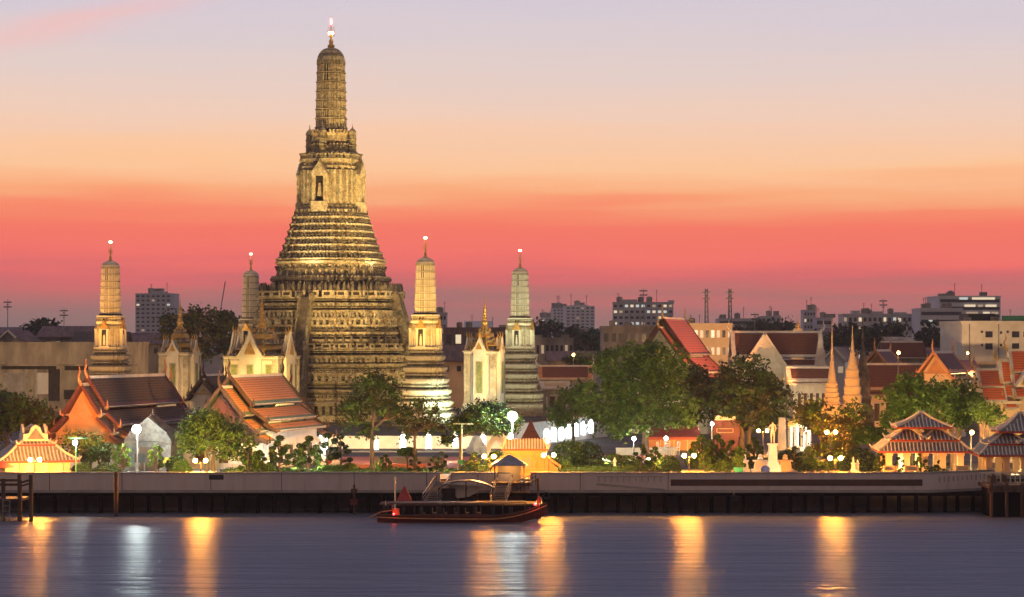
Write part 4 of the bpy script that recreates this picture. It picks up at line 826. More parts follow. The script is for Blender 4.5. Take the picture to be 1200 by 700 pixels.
mb = MB(); mb.tube([(r[0][0], r[0][1]-.04, r[0][2]-.25) for r in rings], .07, 5); mb.tube([(r[0][0], r[0][1], r[0][2]+.03) for r in rings], .06, 5, 1); mb.tube([(r[6][0], r[6][1], r[6][2]+.03) for r in rings], .06, 5, 1); mb.build("rubbing_strake", [M_OTRIM, M_WOOD], o)
mb = MB(); mb.box(BL*.22, BL*.68, -.85, .85, .62, .7, 0); mb.box(BL*.24, BL*.66, -1.02, -.9, .62, .9, 1); mb.build("deck", [M_WOOD, M_HULL], o)
for i in range(6):
    c = MB(); c.box(BL*(.27+.065*i)-.2, BL*(.27+.065*i)+.2, -.8, .8, .7, 1.05); c.box(BL*(.27+.065*i)-.22, BL*(.27+.065*i)-.14, -.8, .8, 1.05, 1.5); c.build("seat", M_WOOD, o)
mb = MB(); a0, a1 = BL*.08, BL*.88
mb.loft([[(a0,-1.25,2.05),(a1,-1.1,2.12),(a1,1.1,2.12),(a0,1.25,2.05)],[(a0,-1.25,2.15),(a1,-1.1,2.22),(a1,1.1,2.22),(a0,1.25,2.15)],[(a0+.2,-.6,2.24),(a1-.2,-.5,2.30),(a1-.2,.5,2.30),(a0+.2,.6,2.24)]]); mb.build("canopy", M_WOOD, o)
for i in range(7):
    for s in (-1, 1): c = MB(); x = a0+.2+(a1-a0-.4)*i/6; c.tube([(x,s*.95,.6),(x,s*1.05,2.1)], .045, 5); c.build("canopy_post", M_BLACK, o)
mb = MB(); mb.box(BL*.09, BL*.13, -.35, .35, .75, 1.45); mb.tube([(BL*.09,0,1.3),(BL*.02,0,1.1),(-.9,0,.5)], .06, 6); e = mb.build("engine", M_OTRIM, o)
c = MB(); c.ball((BL*.10,-.75,.95), .1); c.build("stern_lamp", G_RED, o); c = MB(); c.ball((BL*.93,-.40,2.0), .13); c.build("bow_lamp", G_RED, o)
mb = MB(); mb.lathe([(.16,0),(.26,.25),(.2,.5),(.1,.75)], 8, 0, (BL*.955,0,2.05)); mb.tube([(BL*.955,-.15,2.3),(BL*.95,-.28,1.9),(BL*.955,-.24,1.3)],[.1,.12,.04],5); mb.build("bow_ribbon", M_RED, o)
plamp((bx0+BL*.915, D-.9, WZ+2.3), 28, (1,.03,.03), .1); plamp((bx0+BL*.10, D-1.2, WZ+1.7), 25, (1,.05,.03), .1)

# left dock and right landing
D = 250; o = thing("timber_dock", "dark timber dock with tall posts at the left edge of the river", "dock", (xd(0, D), D, WZ))
for px_, dy, top in ((4,0,561),(19.5,1.5,557),(23.5,0,562),(37.5,-.5,556)):
    c = MB(); c.tube([(xd(px_,D)-xd(0,D),dy,-3),(xd(px_,D)-xd(0,D),dy,zd(top,D)-WZ)], .24, 8); c.build("post", M_WOOD, o)
mb = MB()
for y in (563, 568): mb.bar((-4,-.1,zd(y,D)-WZ),(2.2,-.1,zd(y,D)-WZ),.18,.28)
mb.bar((2.2,-.1,zd(566,D)-WZ),(3.5,-.5,zd(562,D)-WZ),.15,.22); mb.bar((2.2,-.1,zd(570,D)-WZ),(3.5,-.5,zd(566,D)-WZ),.15,.18); mb.build("beam", M_WOOD, o)
mb = MB(); mb.box(-8, 2.3, .4, 4.5, zd(588,D)-WZ, zd(585,D)-WZ); mb.build("deck", M_WOOD, o)
mb = MB()
for x in (.4, 1.15): mb.bar((x,-.4,-.4),(x,-.4,2.6),.08,.08)
for z in (.5,1.1,1.7,2.3): mb.bar((.4,-.4,z),(1.15,-.4,z),.07,.07)
mb.build("ladder", M_METAL, o)
D = 255; o = thing("landing_stage", "dark covered landing stage at the right edge below the second pavilion", "landing", (xd(1160, D), D, WZ))
mb = MB(); mb.box(0, 9, 0, 6.5, zd(573,D)-WZ, zd(569,D)-WZ, 0); mb.box(-.1, 9.1, -.1, .2, zd(577,D)-WZ, zd(571,D)-WZ, 0); mb.build("deck", [M_WOOD], o)
mb = MB(); mb.box(.3, 9, .8, 6, -1, zd(573,D)-WZ); mb.build("hull", M_SHADE, o)
for i in range(6):
    c = MB(); c.tube([(.2+1.7*i,.1,-3),(.2+1.7*i,.1,zd(566,D)-WZ if i else zd(558,D)-WZ)], .18, 8); c.build("post", M_WOOD, o)
mb = MB(); 
for i in range(16): mb.cb((.2+.55*i,5.6,zd(569,D)-WZ),.13,.13,1.0)
mb.box(0,9,5.5,5.7,zd(569,D)-WZ+1.0,zd(569,D)-WZ+1.15); mb.build("balustrade", M_TRIM, o)
o = thing("landing_ramp", "short wooden ramp with handrails left of the right landing", "ramp", (xd(1161, 262), 257.5, WZ))
mb = MB(); mb.bar((0,-1,zd(569,D)-WZ),(.9,5.5,3.5),1.2,.2)
for s in (-.6,.6): mb.bar((s,-1,zd(569,D)-WZ+1),(.9+s,5.5,4.5),.1,.1); [mb.bar((s+.9*k/4,-1+6.5*k/4,zd(569,D)-WZ+(3.5-zd(569,D)+WZ)*k/4),(s+.9*k/4,-1+6.5*k/4,zd(569,D)-WZ+1+(3.5-zd(569,D)+WZ)*k/4),.1,.1) for k in range(5)]
mb.build("planks", M_WOOD, o)
# ------------------------------------------------------------------ chedis
def chedi(label, px_, D, ytip, ybell, ybase, wb, m, name="chedi", shape=None):
    o = thing(name, label, "chedi", (xd(px_, D), D, GZ), R(-16), "slender chedis behind the right hand trees"); z = lambda y: zd(y, D) - GZ
    zt, zb, z0 = z(ytip), z(ybell), z(ybase); w = wb*D/F/2
    mb = MB(); P = [(0, w*1.5), (z0, w*1.4)]; n = 5
    for i in range(n):
        a = z0 + (zb-z0)*i/n; h = (zb-z0)/n; r = w*(1.15-.55*i/n); P += [(a, r), (a+h*.3, r*1.08), (a+h*.5, r*1.0), (a+h*.55, r*.88)]
    P.append((zb, w*.55)); mb.loft([redent(r, q) for q, r in P], 0); mb.build("base", m, o)
    mb = MB(); L = zt - zb; pr_ = [(w*.5, zb), (w*.55, zb+.04*L), (w*.42, zb+.16*L), (w*.26, zb+.26*L), (w*.3, zb+.27*L), (w*.3, zb+.31*L)]
    for k in range(8): q = zb+L*(.32+.05*k); r = w*(.24-.02*k); pr_ += [(r*.8, q), (r, q+.02*L), (r*.75, q+.045*L)]
    pr_ += [(w*.06, zb+.75*L), (w*.04, zb+.97*L), (.02, zt)]; mb.lathe(pr_, 12); mb.build("spire", m, o); return o
chedi("glowing orange spired chedi, leftmost of the three slender ones", 975, 360, 373, 446, 474, 17, M_PEACH)
chedi("pale gold lit chedi in the middle of the three slender ones", 999, 362, 381, 428, 478, 20, M_PEACH)
chedi("dark unlit weathered chedi, rightmost of the three slender ones", 1011, 372, 372, 428, 480, 18, M_MOSD)
D = 485; o = thing("stupa", "small orange lit bell stupa top above the long brown roof of the cream hall", "stupa", (xd(935, D), D, GZ)); z = lambda y: zd(y, D)-GZ
mb = MB(); mb.lathe([(1.5,0),(1.4,z(396)),(1.35,z(392)),(1.2,z(388)),(.8,z(385))], 14, 0); mb.build("bell", M_PEACH, o); mb = MB(); mb.lathe([(.85,z(385)),(.5,z(384)),(.55,z(383)),(.3,z(381)),(.3,z(379)),(.1,z(377)),(.02,z(371))], 10); mb.build("spire", M_GOLD, o)

# ------------------------------------------------------------------ city buildings
def building(name, label, x0, x1, ytop, D, depth, wall, floors=0, lit=0.2, rz=0, winmat=None, cols=0, parapet=.6, extra=None, cat="building", litmats=None, group=None, band=True):
    a, b_ = xd(x0, D), xd(x1, D); w = b_-a; H = zd(ytop, D)-GZ
    o = thing(name, label, cat, ((a+b_)/2, D, GZ), rz, group); mb = MB(); mb.box(-w/2, w/2, 0, depth, 0, H, 0); mb.box(-w/2-.15, w/2+.15, -.15, depth+.15, H, H+parapet, 1); mb.build("wall", [wall, wall], o)
    vis = []
    if floors:
        fh = 3.4 if floors is True else None; n = int(H/3.4) if floors is True else floors; fh = H/n
        for i in range(n):
            zb_ = fh*i + fh*.32; zt_ = zb_ + fh*.42
            if zt_ < zd(425, D)-GZ: continue
            if band and not cols:
                wb = MB(); wb.box(-w/2+.5, w/2-.5, -.12, -.03, zb_, zt_); wb.build("window_band", winmat or M_GLASS, o)
                k = 0
                while k < w-3:
                    if random.random() < lit: lb = MB(); lw_ = random.choice([1.6, 2.4, 3.5])*w/40+.5; lb.box(-w/2+1+k, min(w/2-.6, -w/2+1+k+lw_), -.2, -.13, zb_+.1, zt_-.1); lb.build("window", random.choice(litmats or [G_WIN, G_WINC, G_WINY]), o)
                    k += w/14
            elif cols:
                for c in range(cols):
                    x = -w/2 + w*(c+.5)/cols; ww = w/cols*.28; wb = MB(); wb.box(x-ww, x+ww, -.1, -.02, zb_, zt_); wb.build("window", random.choice(litmats or [G_WIN, G_WINC, G_WINY]) if random.random() < lit else (winmat or M_GLASS), o)
    for (ex0, ex1, ey, dy0, dy1) in (extra or []):
        eb = MB(); eb.box(xd(ex0, D)-(a+b_)/2, xd(ex1, D)-(a+b_)/2, dy0, dy1, H+.01, zd(ey, D)-GZ); eb.build("roof_block", wall, o)
    nr = random.Random(label)
    for k in range(nr.randint(2, 4)):
        x = nr.uniform(-.42, .42)*w; s_ = D/700; tb = MB()
        if nr.random() < .5: tb.lathe([(.9*s_,0),(.95*s_,1.5*s_),(.2*s_,1.8*s_)], 8, 0, (x, depth*nr.uniform(.2,.7), H+parapet))
        else: tb.cb((x, depth*nr.uniform(.2,.7), H+parapet), nr.uniform(1.5,3.5)*s_, 2*s_, nr.uniform(.8,1.6)*s_)
        tb.build("roof_tank", M_OLDC, o)
    for k in range(2):
        x = nr.uniform(-.45, .45)*w; ab = MB(); hh = nr.uniform(2, 4)*D/700; ab.tube([(x,depth*.3,H),(x,depth*.3,H+parapet+hh)], .07*D/700, 4); [ab.bar((x-.5*D/700,depth*.3,H+parapet+hh*q),(x+.5*D/700,depth*.3,H+parapet+hh*q),.05*D/700,.05*D/700) for q in (.8,.95)]; ab.build("aerial", M_BLACK, o)
    return o
building("apartment_tower", "grey high rise with scattered lit windows far behind the left dark trees", 158, 201, 345, 1450, 18, M_FRB, 17, .13, R(-8), cols=7, extra=[(176,190,341.5,3,14)])
building("apartment_tower", "pale far tower with stepped top, larger of the hazy pair", 663, 697, 359.5, 2100, 25, M_FRW, 16, .03, R(5), cols=6, extra=[(670,690,357.5,3,18)])
building("apartment_tower", "slim pale far tower, smaller of the hazy pair", 648, 661, 362, 2300, 18, M_FRW, 15, .06, R(5), cols=3)
building("office_block", "low hazy block just left of the far pale towers", 634, 647, 373, 2400, 18, M_FRW, 10, .1, cols=3)
building("hospital_block", "broad dark grey block with many lit windows behind the steep orange roof", 718, 789, 355.5, 1150, 20, M_FRB, 12, .26, R(-3), cols=11, extra=[(727,747,351,2,14),(783,790,352,2,14)])
building("office_block", "dark boxy block between the golden prang and the white pavilion", 508, 523, 368, 900, 16, M_FRB, 8, .03, cols=4)
building("warehouse", "dim brown building behind the white lit pavilion", 520, 600, 386, 720, 25, M_FRR, 3, .05, cols=7)
building("warehouse", "wide dim house with two small lit windows right of the greyish green prang", 622, 672, 398.5, 620, 18, M_OLDC, 3, .08, cols=9, litmats=[G_WINY])
building("shed", "grey brown flat roofed building left of the steep orange roof", 706, 768, 385, 560, 16, M_OLDC, 4, .0, cols=7)
building("school_block", "orange lit building with a bright window row behind the steep orange roof", 806, 858, 382, 520, 16, M_PEACH, 5, .35, R(-2), cols=8, litmats=[G_WINY, G_WINY, G_WIN])
building("office_block", "low grey block behind the orange lit building", 842, 887, 374.5, 1300, 20, M_FRB, 7, .07)
building("office_block", "small grey block with roof boxes behind the dark trees above the cream hall", 892, 915, 371.5, 1500, 20, M_FRB, 8, .05, cols=4, extra=[(908,915,369.5,2,12)])
building("office_block", "dark square tower right of the orange bell stupa", 942, 956, 364.5, 1300, 14, M_FRB, 9, .05, cols=4)
building("office_block", "plain grey block right of the dark square tower", 956.5, 976, 373.5, 1280, 14, M_FRB, 6, .04)
building("hospital_block", "long grey apartment row with roof towers and small lit windows", 988, 1080, 369.5, 950, 18, M_FRB, 7, .22, R(-2), cols=16, extra=[(1000,1009,364,2,10),(1022,1035,365,2,10),(1049,1063,366,2,10)])
building("office_block", "grey banded office slab in front of the white office block", 1078, 1128, 363, 900, 18, M_FRW, 9, .05, extra=[(1078,1092,361,2,10)])
building("office_block", "white office block with brightly lit top floors", 1100, 1173, 348.5, 960, 22, M_FRW, 11, .0, R(3), extra=None)
ofc = bpy.data.objects[[x.name for x in COL.objects if x.get("label", "").startswith("white office block with")][0]]
for (lx0, lx1, ly, m_) in ((1124,1134,350,G_WINC),(1139,1166,350,G_WIN),(1130,1143,358.5,G_WIN),(1146,1152,358.5,G_WINY),(1155,1168,358.5,G_WIN),(1132,1146,367,G_WINY),(1152,1160,367,G_WIN),(1162,1170,367,G_WINY)):
    mb = MB(); c = xd(1136.5, 960); mb.box(xd(lx0,960)-c, xd(lx1,960)-c, -.35, -.25, zd(ly+1.3,960)-GZ, zd(ly-1.3,960)-GZ); mb.build("window", m_, ofc)
building("apartment_house", "weathered white four storey house at the right edge with rooftop clutter", 1126, 1212, 380, 430, 14, M_CREAM, 0, 0, R(6))
ah = [x for x in COL.objects if x.get("label", "").startswith("weathered white four")][0]
c = (xd(1126,430)+xd(1212,430))/2
for (wx, wy, ww, wh) in ((1158.5,392,8.5,7),(1158.5,406,8.5,7),(1190.5,392,8.5,7),(1190.5,406,8.5,7),(1150,389,2.5,2.5),(1173,390,2.5,3),(1181,389,2.5,2.5),(1150,404.5,2.5,2.5),(1173,404.5,2.5,3),(1203,392,6,6)):
    mb = MB(); s = 430/F; x = xd(wx,430)-c; z = zd(wy,430)-GZ; mb.box(x-ww*s/2-.12, x+ww*s/2+.12, -.08, -.01, z-wh*s/2-.12, z+wh*s/2+.12); wd = mb.build("window", M_TRIM, ah); mb = MB(); mb.box(x-ww*s/2, x+ww*s/2, -.14, -.07, z-wh*s/2, z+wh*s/2); mb.build("pane", M_GLASS, wd)
mb = MB(); z = zd(380,430)-GZ; mb.box(xd(1140,430)-c, xd(1172,430)-c, 3, 9, z+.6, z+2.0); mb.build("roof_block", M_BLACK, ah)
mb = MB(); mb.box(xd(1176,430)-c, xd(1205,430)-c, .5, 1, z+.6, z+1.6); mb.build("roof_netting", mat("green_net", (0.03,0.12,0.08), (0.05,0.18,0.12), 3, .9), ah)
for pxp in (1135, 1170): mb = MB(); mb.tube([(xd(pxp,430)-c,-.15,3),(xd(pxp,430)-c,-.15,z)], .1, 6); mb.build("drain_pipe", M_METAL, ah)
mb = MB(); mb.box(xd(1127,430)-c, xd(1168,430)-c, -1.4, -.02, zd(424,430)-GZ-.5, zd(424,430)-GZ); mb.build("balcony", M_PEACH, ah)
# left block
o = building("concrete_block", "long stained tan concrete building behind the left hall", -10, 161, 404, 520, 16, M_OLDC, 0, 0)
c = (xd(-10,520)+xd(161,520))/2; s = 520/F
for (x0, x1, y0, y1, m_) in ((2,66,428,433,M_DARK),(76,103,428,434,M_DARK),(30,33,433,466,M_METAL),(41,44,433,466,M_METAL),(57,70,433,470,M_DARK),(4,28,437,462,M_GREY),(44,57,437,462,M_FRW),(75,92,457,468,M_DARK)):
    mb = MB(); mb.box(xd(x0,520)-c, xd(x1,520)-c, -.3, -.02, zd(y1,520)-GZ, zd(y0,520)-GZ); mb.build("window" if m_ is M_DARK else "panel", m_, o)
mb = MB(); mb.box(xd(-10,520)-c, xd(161,520)-c, -1.6, -.31, zd(429,520)-GZ, zd(427,520)-GZ); mb.build("ledge", M_OLDC, o)
def gabled(name, label, x0, x1, yr, ye, D, depth, rm, wm, rz=0, front=False, pitch=None):
    a, b_ = xd(x0, D), xd(x1, D); w = b_-a; zr = zd(yr, D)-GZ; ze = zd(ye, D)-GZ; o = thing(name, label, "house", ((a+b_)/2, D, GZ), rz); mb = MB(); mb.box(-w/2+.3, w/2-.3, .3, depth-.3, 0, ze)
    if front:
        mb.prism([(-w/2+.3,ze),(w/2-.3,ze),(0,zr-.25)], .3, depth-.3); mb.build("wall", wm, o); mb = MB()
        for s in (-1, 1): P = [(0,zr),(s*w/2,ze),(s*w/2,ze+.25),(0,zr+.25)]; mb.prism(P, -.2, depth+.2, 0); mb.bar((0,-.25,zr+.1),(s*w/2,-.25,ze+.1),.2,.45,1)
    else:
        mb.build("wall", wm, o); mb = MB(); M = Matrix.Rotation(R(90), 4, 'Z')
        for yy in (-1, 1): mb.loft([[(-w/2,depth/2+yy*depth*.55,ze),(w/2,depth/2+yy*depth*.55,ze),(w/2,depth/2,zr),(-w/2,depth/2,zr)],[(-w/2,depth/2+yy*depth*.55,ze+.25),(w/2,depth/2+yy*depth*.55,ze+.25),(w/2,depth/2,zr+.25),(-w/2,depth/2,zr+.25)]], 0)
    mb.build("roof", [rm, M_TRIM], o)
    for k in range(max(2, int(w/4))):
        x = -w/2 + w*(k+.5)/max(2, int(w/4)); b2 = MB(); b2.box(x-.5, x+.5, .18, .28, ze-2.3, ze-1.0); b2.build("window", M_GLASS if random.random() < .8 else G_WINY, o)
    return o
gabled("house", "small house with pale triangular gable at the far left edge", -6, 25, 388, 401, 560, 12, M_FRR, M_OLDC, R(-12), True)
gabled("house", "dark tin roofed building left of the leftmost prang", 42, 112, 383, 396, 620, 18, M_FRR, M_OLDC)
gabled("house", "dark slate roofed building between leftmost prang and cream pavilion", 145, 195, 391, 404, 600, 18, M_FRR, M_OLDC)
gabled("house", "black pitched roof in front of the tan concrete building near the leftmost prang", 84, 150, 390, 404, 545, 14, M_SLT, M_OLDC, R(5))
gabled("house", "dim hip roofed house below the far dark block, behind the white pavilion", 543, 577, 377, 392, 760, 22, M_FRB, M_FRB)
gabled("house", "grey house with low roof right of the white pavilion", 588, 600, 405, 420, 560, 15, M_FRR, M_OLDC)
gabled("house", "brown roofed house lit from the street, right of the golden prang", 516, 545, 406, 424, 545, 15, M_FRR, M_PEACH)
gabled("house", "wide dark roof beneath the orange streetlight tree", 640, 700, 413, 424, 520, 16, M_FRR, M_OLDC)
gabled("house", "white gable house right of the glowing orange chedi", 963, 992, 408, 424, 470, 14, M_FRR, M_FRW, R(-18), True)
gabled("house", "pale rendered house with round roof edge behind the red brown roofs", 1040, 1075, 396, 408, 560, 14, M_OLDC, M_OLDC)
gabled("house", "dark wide roof in front of the grey banded office slab", 1074, 1125, 409, 420, 480, 14, M_FRR, M_OLDC)
gabled("house", "dark roof beside the weathered white house, under its left wall", 1095, 1150, 424, 436, 410, 12, M_BRT, M_OLDC)
gabled("house", "dim far roof between the cream hall and the steep orange roof", 826, 862, 402, 414, 600, 14, M_FRR, M_OLDC)
for i, (x0, x1, yr, ye, D, lb) in enumerate(((205,262,396,404,700,"low dim roof behind the brown lit trees at left"),(590,640,392,398,900,"far dim roof line right of the white pavilion spire"),(675,722,386,392,1000,"far dim roof line below the hazy towers"),(860,900,384,390,1000,"far dim roof line behind the cream hall, left part"),(960,1000,385,391,1000,"far dim roof line above the slender chedis"),(1120,1200,388,394,800,"far dim roof line behind the weathered white house"),(-10,60,384,392,900,"far dim roof line at the left edge"),(440,520,392,400,800,"far dim roof line behind the tall tower's right flank"))):
    gabled("far_house", lb, x0, x1, yr, ye, D, 25, M_FRR, M_FRB)
# masts and cranes
def mast(label, px_, D, ytop, lattice=True, name="radio_mast", z0=None):
    H = zd(ytop, D)-GZ; o = thing(name, label, "mast", (xd(px_, D), D, GZ)); w = .9*D/520; mb = MB()
    if lattice:
        for a in range(3): mb.tube([(w*math.cos(a*2.094),w*math.sin(a*2.094),0),(w*.35*math.cos(a*2.094),w*.35*math.sin(a*2.094),H)], .12*D/520, 4)
        n = 24
        for k in range(n):
            for a in range(3):
                f = lambda q, z: (w*(1-.65*z)*math.cos(q*2.094), w*(1-.65*z)*math.sin(q*2.094), H*z); mb.bar(f(a,k/n), f(a+1,(k+1)/n), .08*D/520, .08*D/520)
    else: mb.tube([(0,0,0),(0,0,H)], [.25*D/520,.06*D/520], 5)
    mb.build("pole", M_METAL, o); mb = MB()
    for k in range(4): z = H*(1-.03-.025*k); a = k*1.6; mb.bar((-.9*math.cos(a)*D/520,-.9*math.sin(a)*D/520,z),(.9*math.cos(a)*D/520,.9*math.sin(a)*D/520,z),.14*D/520,.3*D/520)
    mb.build("antenna", M_METAL, o)
mast("lattice antenna mast rising behind the steep orange roof, left of two", 827.5, 530, 338.5); mast("lattice antenna mast rising behind the steep orange roof, right of two", 855, 540, 338.5)
mast("thin antenna pole at the far left edge", 9, 700, 351, False); mast("thin antenna pole left of the leftmost prang", 75, 620, 361, False); mast("slim mast above the long grey apartment row", 1035, 950, 350, False)
mast("thin rod aerial on the dark grey hospital block", 754, 1150, 338, False); mast("slim white chimney pole left of the cream hall ridge", 884.5, 700, 366, False, "chimney_pole")
D = 900; o = thing("tower_crane", "thin leaning crane jib left of the tall tower", "crane", (xd(258, D), D, GZ)); mb = MB(); mb.bar((0,0,0),(0,0,zd(366,D)-GZ),.5,.5); mb.bar((0,0,zd(367,D)-GZ),(xd(264,D)-xd(258,D),0,zd(330,D)-GZ),.35,.5); mb.build("jib", M_METAL, o); mb = MB(); mb.box(-.9,.9,-.9,.9,zd(369,D)-GZ,zd(365,D)-GZ); mb.build("cab", M_METAL, o)

# ------------------------------------------------------------------ trees
def leaves(centres, size, idx, mats, name, parent, up=.25):
    n = len(centres); nr = rng.normal(size=(n,3)); nr[:,2] = np.abs(nr[:,2])*.8+up; nr /= np.linalg.norm(nr, axis=1)[:,None]
    t_ = np.cross(nr, rng.normal(size=(n,3))); t_ /= np.linalg.norm(t_, axis=1)[:,None]; b_ = np.cross(nr, t_); s = size*(.6+.8*rng.random(n))[:,None]
    v = np.empty((n,4,3)); v[:,0] = centres-t_*s; v[:,1] = centres-b_*s*.55+t_*s*.1; v[:,2] = centres+t_*s; v[:,3] = centres+b_*s*.55+t_*s*.1
    me = bpy.data.meshes.new(name); me.vertices.add(n*4); me.vertices.foreach_set("co", v.reshape(-1).astype(np.float32)); me.loops.add(n*4); me.loops.foreach_set("vertex_index", np.arange(n*4, dtype=np.int32))
    me.polygons.add(n); me.polygons.foreach_set("loop_start", np.arange(0, n*4, 4, dtype=np.int32))
    for m_ in mats: me.materials.append(m_)
    me.polygons.foreach_set("material_index", np.asarray(idx, dtype=np.int32)); me.update(calc_edges=True); me.validate()
    o = bpy.data.objects.new(name, me); COL.objects.link(o); o.parent = parent; return o
def clumps(c, r, ncl, per, cr, shell=.55):
    d = rng.normal(size=(ncl,3)); d /= np.linalg.norm(d, axis=1)[:,None]; rad = (shell+(1-shell)*rng.random(ncl)**.6)[:,None]; cc = c + d*rad*np.array(r)*(0.78+.48*rng.random((ncl,1))**1.5)
    k = cr*(.45+.95*rng.random(ncl)); p = np.repeat(cc, per, 0) + rng.normal(size=(ncl*per,3))*np.repeat(k, per)[:,None]*np.array([.55,.55,.40]); return p, cc, np.repeat(rng.random(ncl), per)
def tree(label, D, bx, blobs, mats, dens=1.0, leaf=.28, tr=.35, name="tree", group=None, trunks=1, bark=None, by=None, cr=.9, lean=0, shell=.5, cat="tree"):
    """blobs: (px, py, rx, ry) ellipses in the photograph's pixels, given depth from their width"""
    s = D/F; o = thing(name, label, cat, (xd(bx, D), D, GZ), 0, group); P = []; I = []; cents = []
    for (px_, py_, rx, ry) in blobs:
        c = np.array([xd(px_, D)-xd(bx, D), random.uniform(-.25,.25)*rx*s, zd(py_, D)-GZ]); r = (rx*s, rx*s*.85, ry*s); ncl = max(6, int(dens*5.5*(r[0]*r[1]*r[2])**.667/ (cr*cr)*1.6)); per = int(26*(cr/leaf/3.2)**2*.55)+8
        p, cc, q = clumps(c, r, ncl, per, cr, shell); P.append(p); I.append(np.minimum((q*len(mats)).astype(int), len(mats)-1)); cents.append((c, r, cc))
    P = np.concatenate(P); I = np.concatenate(I); keep = P[:,2] > .25; leaves(P[keep], leaf, I[keep], mats, "crown", o)
    mb = MB(); lowest = min(c[2]-r[2] for c, r, _ in cents); fork = max(.6, lowest+.25*abs(lowest)) if lowest > .8 else max(.8, min(c[2] for c, r, _ in cents)*.45)
    for k in range(trunks):
        ox = (k-(trunks-1)/2)*tr*3; mid = Vector((ox*.8+lean*.5, 0, fork*.55)); top = Vector((ox*1.3+lean, 0, fork)); mb.tube([(ox,0,-.2),(ox,0,.25),mid,top], [tr*1.5,tr*1.1,tr*.9,tr*.75], 8)
    for c, r, cc in cents:
        top = Vector((lean,0,fork)); e = Vector(c); m_ = (top+e)/2+Vector((random.uniform(-.3,.3),random.uniform(-.3,.3),.2)); mb.tube([top,m_,e], [tr*.6,tr*.42,tr*.22], 6)
        for q in cc[:: max(1, len(cc)//9)]:
            mb.tube([m_, (Vector(q)+m_)/2+Vector((0,0,.15)), Vector(q)], [tr*.3,tr*.17,tr*.06], 4)
    mb.build("trunk", bark or M_BARK, o); return o
tree("big leafy green tree lit by white lamps, largest tree of the right half", 322, 756, [(752,455,48,40),(722,428,26,24),(700,470,24,28),(735,492,42,18),(775,430,28,26),(788,478,26,26),(760,418,22,20)], [L1,L3,L1,L2], .8, .30, .55, cr=1.0)
tree("dark tree in front of the steep orange roof, right of the big green tree", 345, 806, [(815,452,24,24),(800,488,22,16),(835,470,16,18)], [L2,L6,L4], .85, .32, .4)
tree("wide dark round tree hiding the lower part of the cream hall", 340, 874, [(875,450,36,34),(850,468,30,28),(902,468,28,28),(878,490,46,14)], [L2,L6,L2,L4], .85, .32, .4, trunks=2, bark=M_BARK)
tree("ragged olive tree with sparkling lights right of the domed gazebo", 312, 968, [(962,492,26,18),(985,510,26,26),(945,482,18,14),(1002,488,16,18),(975,535,32,16)], [L4,L1,L4], .9, .26, .3)
tree("bright leafed tree with separate leaf bunches behind the right hand river pavilion", 292, 1068, [(1060,465,28,22),(1085,480,28,24),(1048,488,20,16),(1098,458,16,16),(1066,448,16,12)], [L3,L1,L5], .75, .32, .3, cr=.75)
tree("rounded dense green tree beside the ornate hall at right", 300, 1124, [(1124,462,20,18),(1130,484,22,16),(1112,478,16,18)], [L1,L2,L1], 1.2, .26, .3)
tree("small dark green tree at the foot of the ornate hall at right", 288, 1153, [(1152,481,16,11),(1168,490,10,8)], [L1,L3], 1.2, .24, .2)
tree("tall leafy tree with thick bare trunk in the middle of the garden", 281, 436, [(436,464,32,22),(412,486,20,16),(462,484,22,17),(440,448,22,14),(425,505,14,9)], [L1,L4,L2], .6, .22, .30, cr=.8)
tree("sparse tree with bare curving branches in front of the golden prang", 282, 486, [(488,487,30,20),(472,505,16,12),(508,498,18,14),(495,474,16,8)], [L4,L1], .28, .18, .20, cr=.7, shell=.3)
tree("dark flat umbrella shaped clipped tree left of the brilliant floodlight", 280, 540, [(572,486,30,16),(600,494,12,9),(548,497,22,11),(526,515,9,5.5),(585,502,20,7)], [L2,L6,L1], 1.5, .16, .26, cr=.55)
tree("broad low green tree in front of the white walled hall", 274, 246, [(246,508,38,24),(222,510,18,20),(272,515,24,20),(240,492,24,13)], [L1,L3,L2], .8, .22, .28, trunks=2)
tree("dusky small tree under the plain orange gable", 279, 106, [(103,524,20,15),(118,530,16,12),(90,518,13,12)], [L2,L4,L1], 1.1, .2, .2)
tree("orange lit shrubby tree behind the small white pavilion", 292, 42, [(42,490,26,18),(22,478,18,14),(62,505,22,18),(80,518,16,14)], [L4,L1], 1.0, .24, .2)
tree("amber lit tree at the far left edge", 300, 8, [(6,475,20,16),(-6,500,18,22),(14,492,14,12)], [L4,L1], 1.0, .26, .2)
tree("teal lit bushy tree left of the big green tree", 352, 672, [(668,475,20,20),(684,462,14,18),(655,490,14,12)], [L2,L1], 1.0, .3, .25)
tree("large brown lit tree behind the narrow cream spired pavilion", 545, 225, [(228,398,30,26),(205,385,20,18),(252,380,18,16),(230,372,20,12)], [L4,L2,L4], 1.0, .55, .5, cr=1.6)
tree("brown lit tree just left of the tall tower", 570, 268, [(268,395,18,28),(262,375,12,14),(280,410,14,18)], [L4,L2], 1.0, .55, .5, cr=1.6)
tree("small orange streetlit tree above the dark red roof", 505, 678, [(678,423,16,8)], [L3,L4], 1.2, .4, .3, cr=1.2)
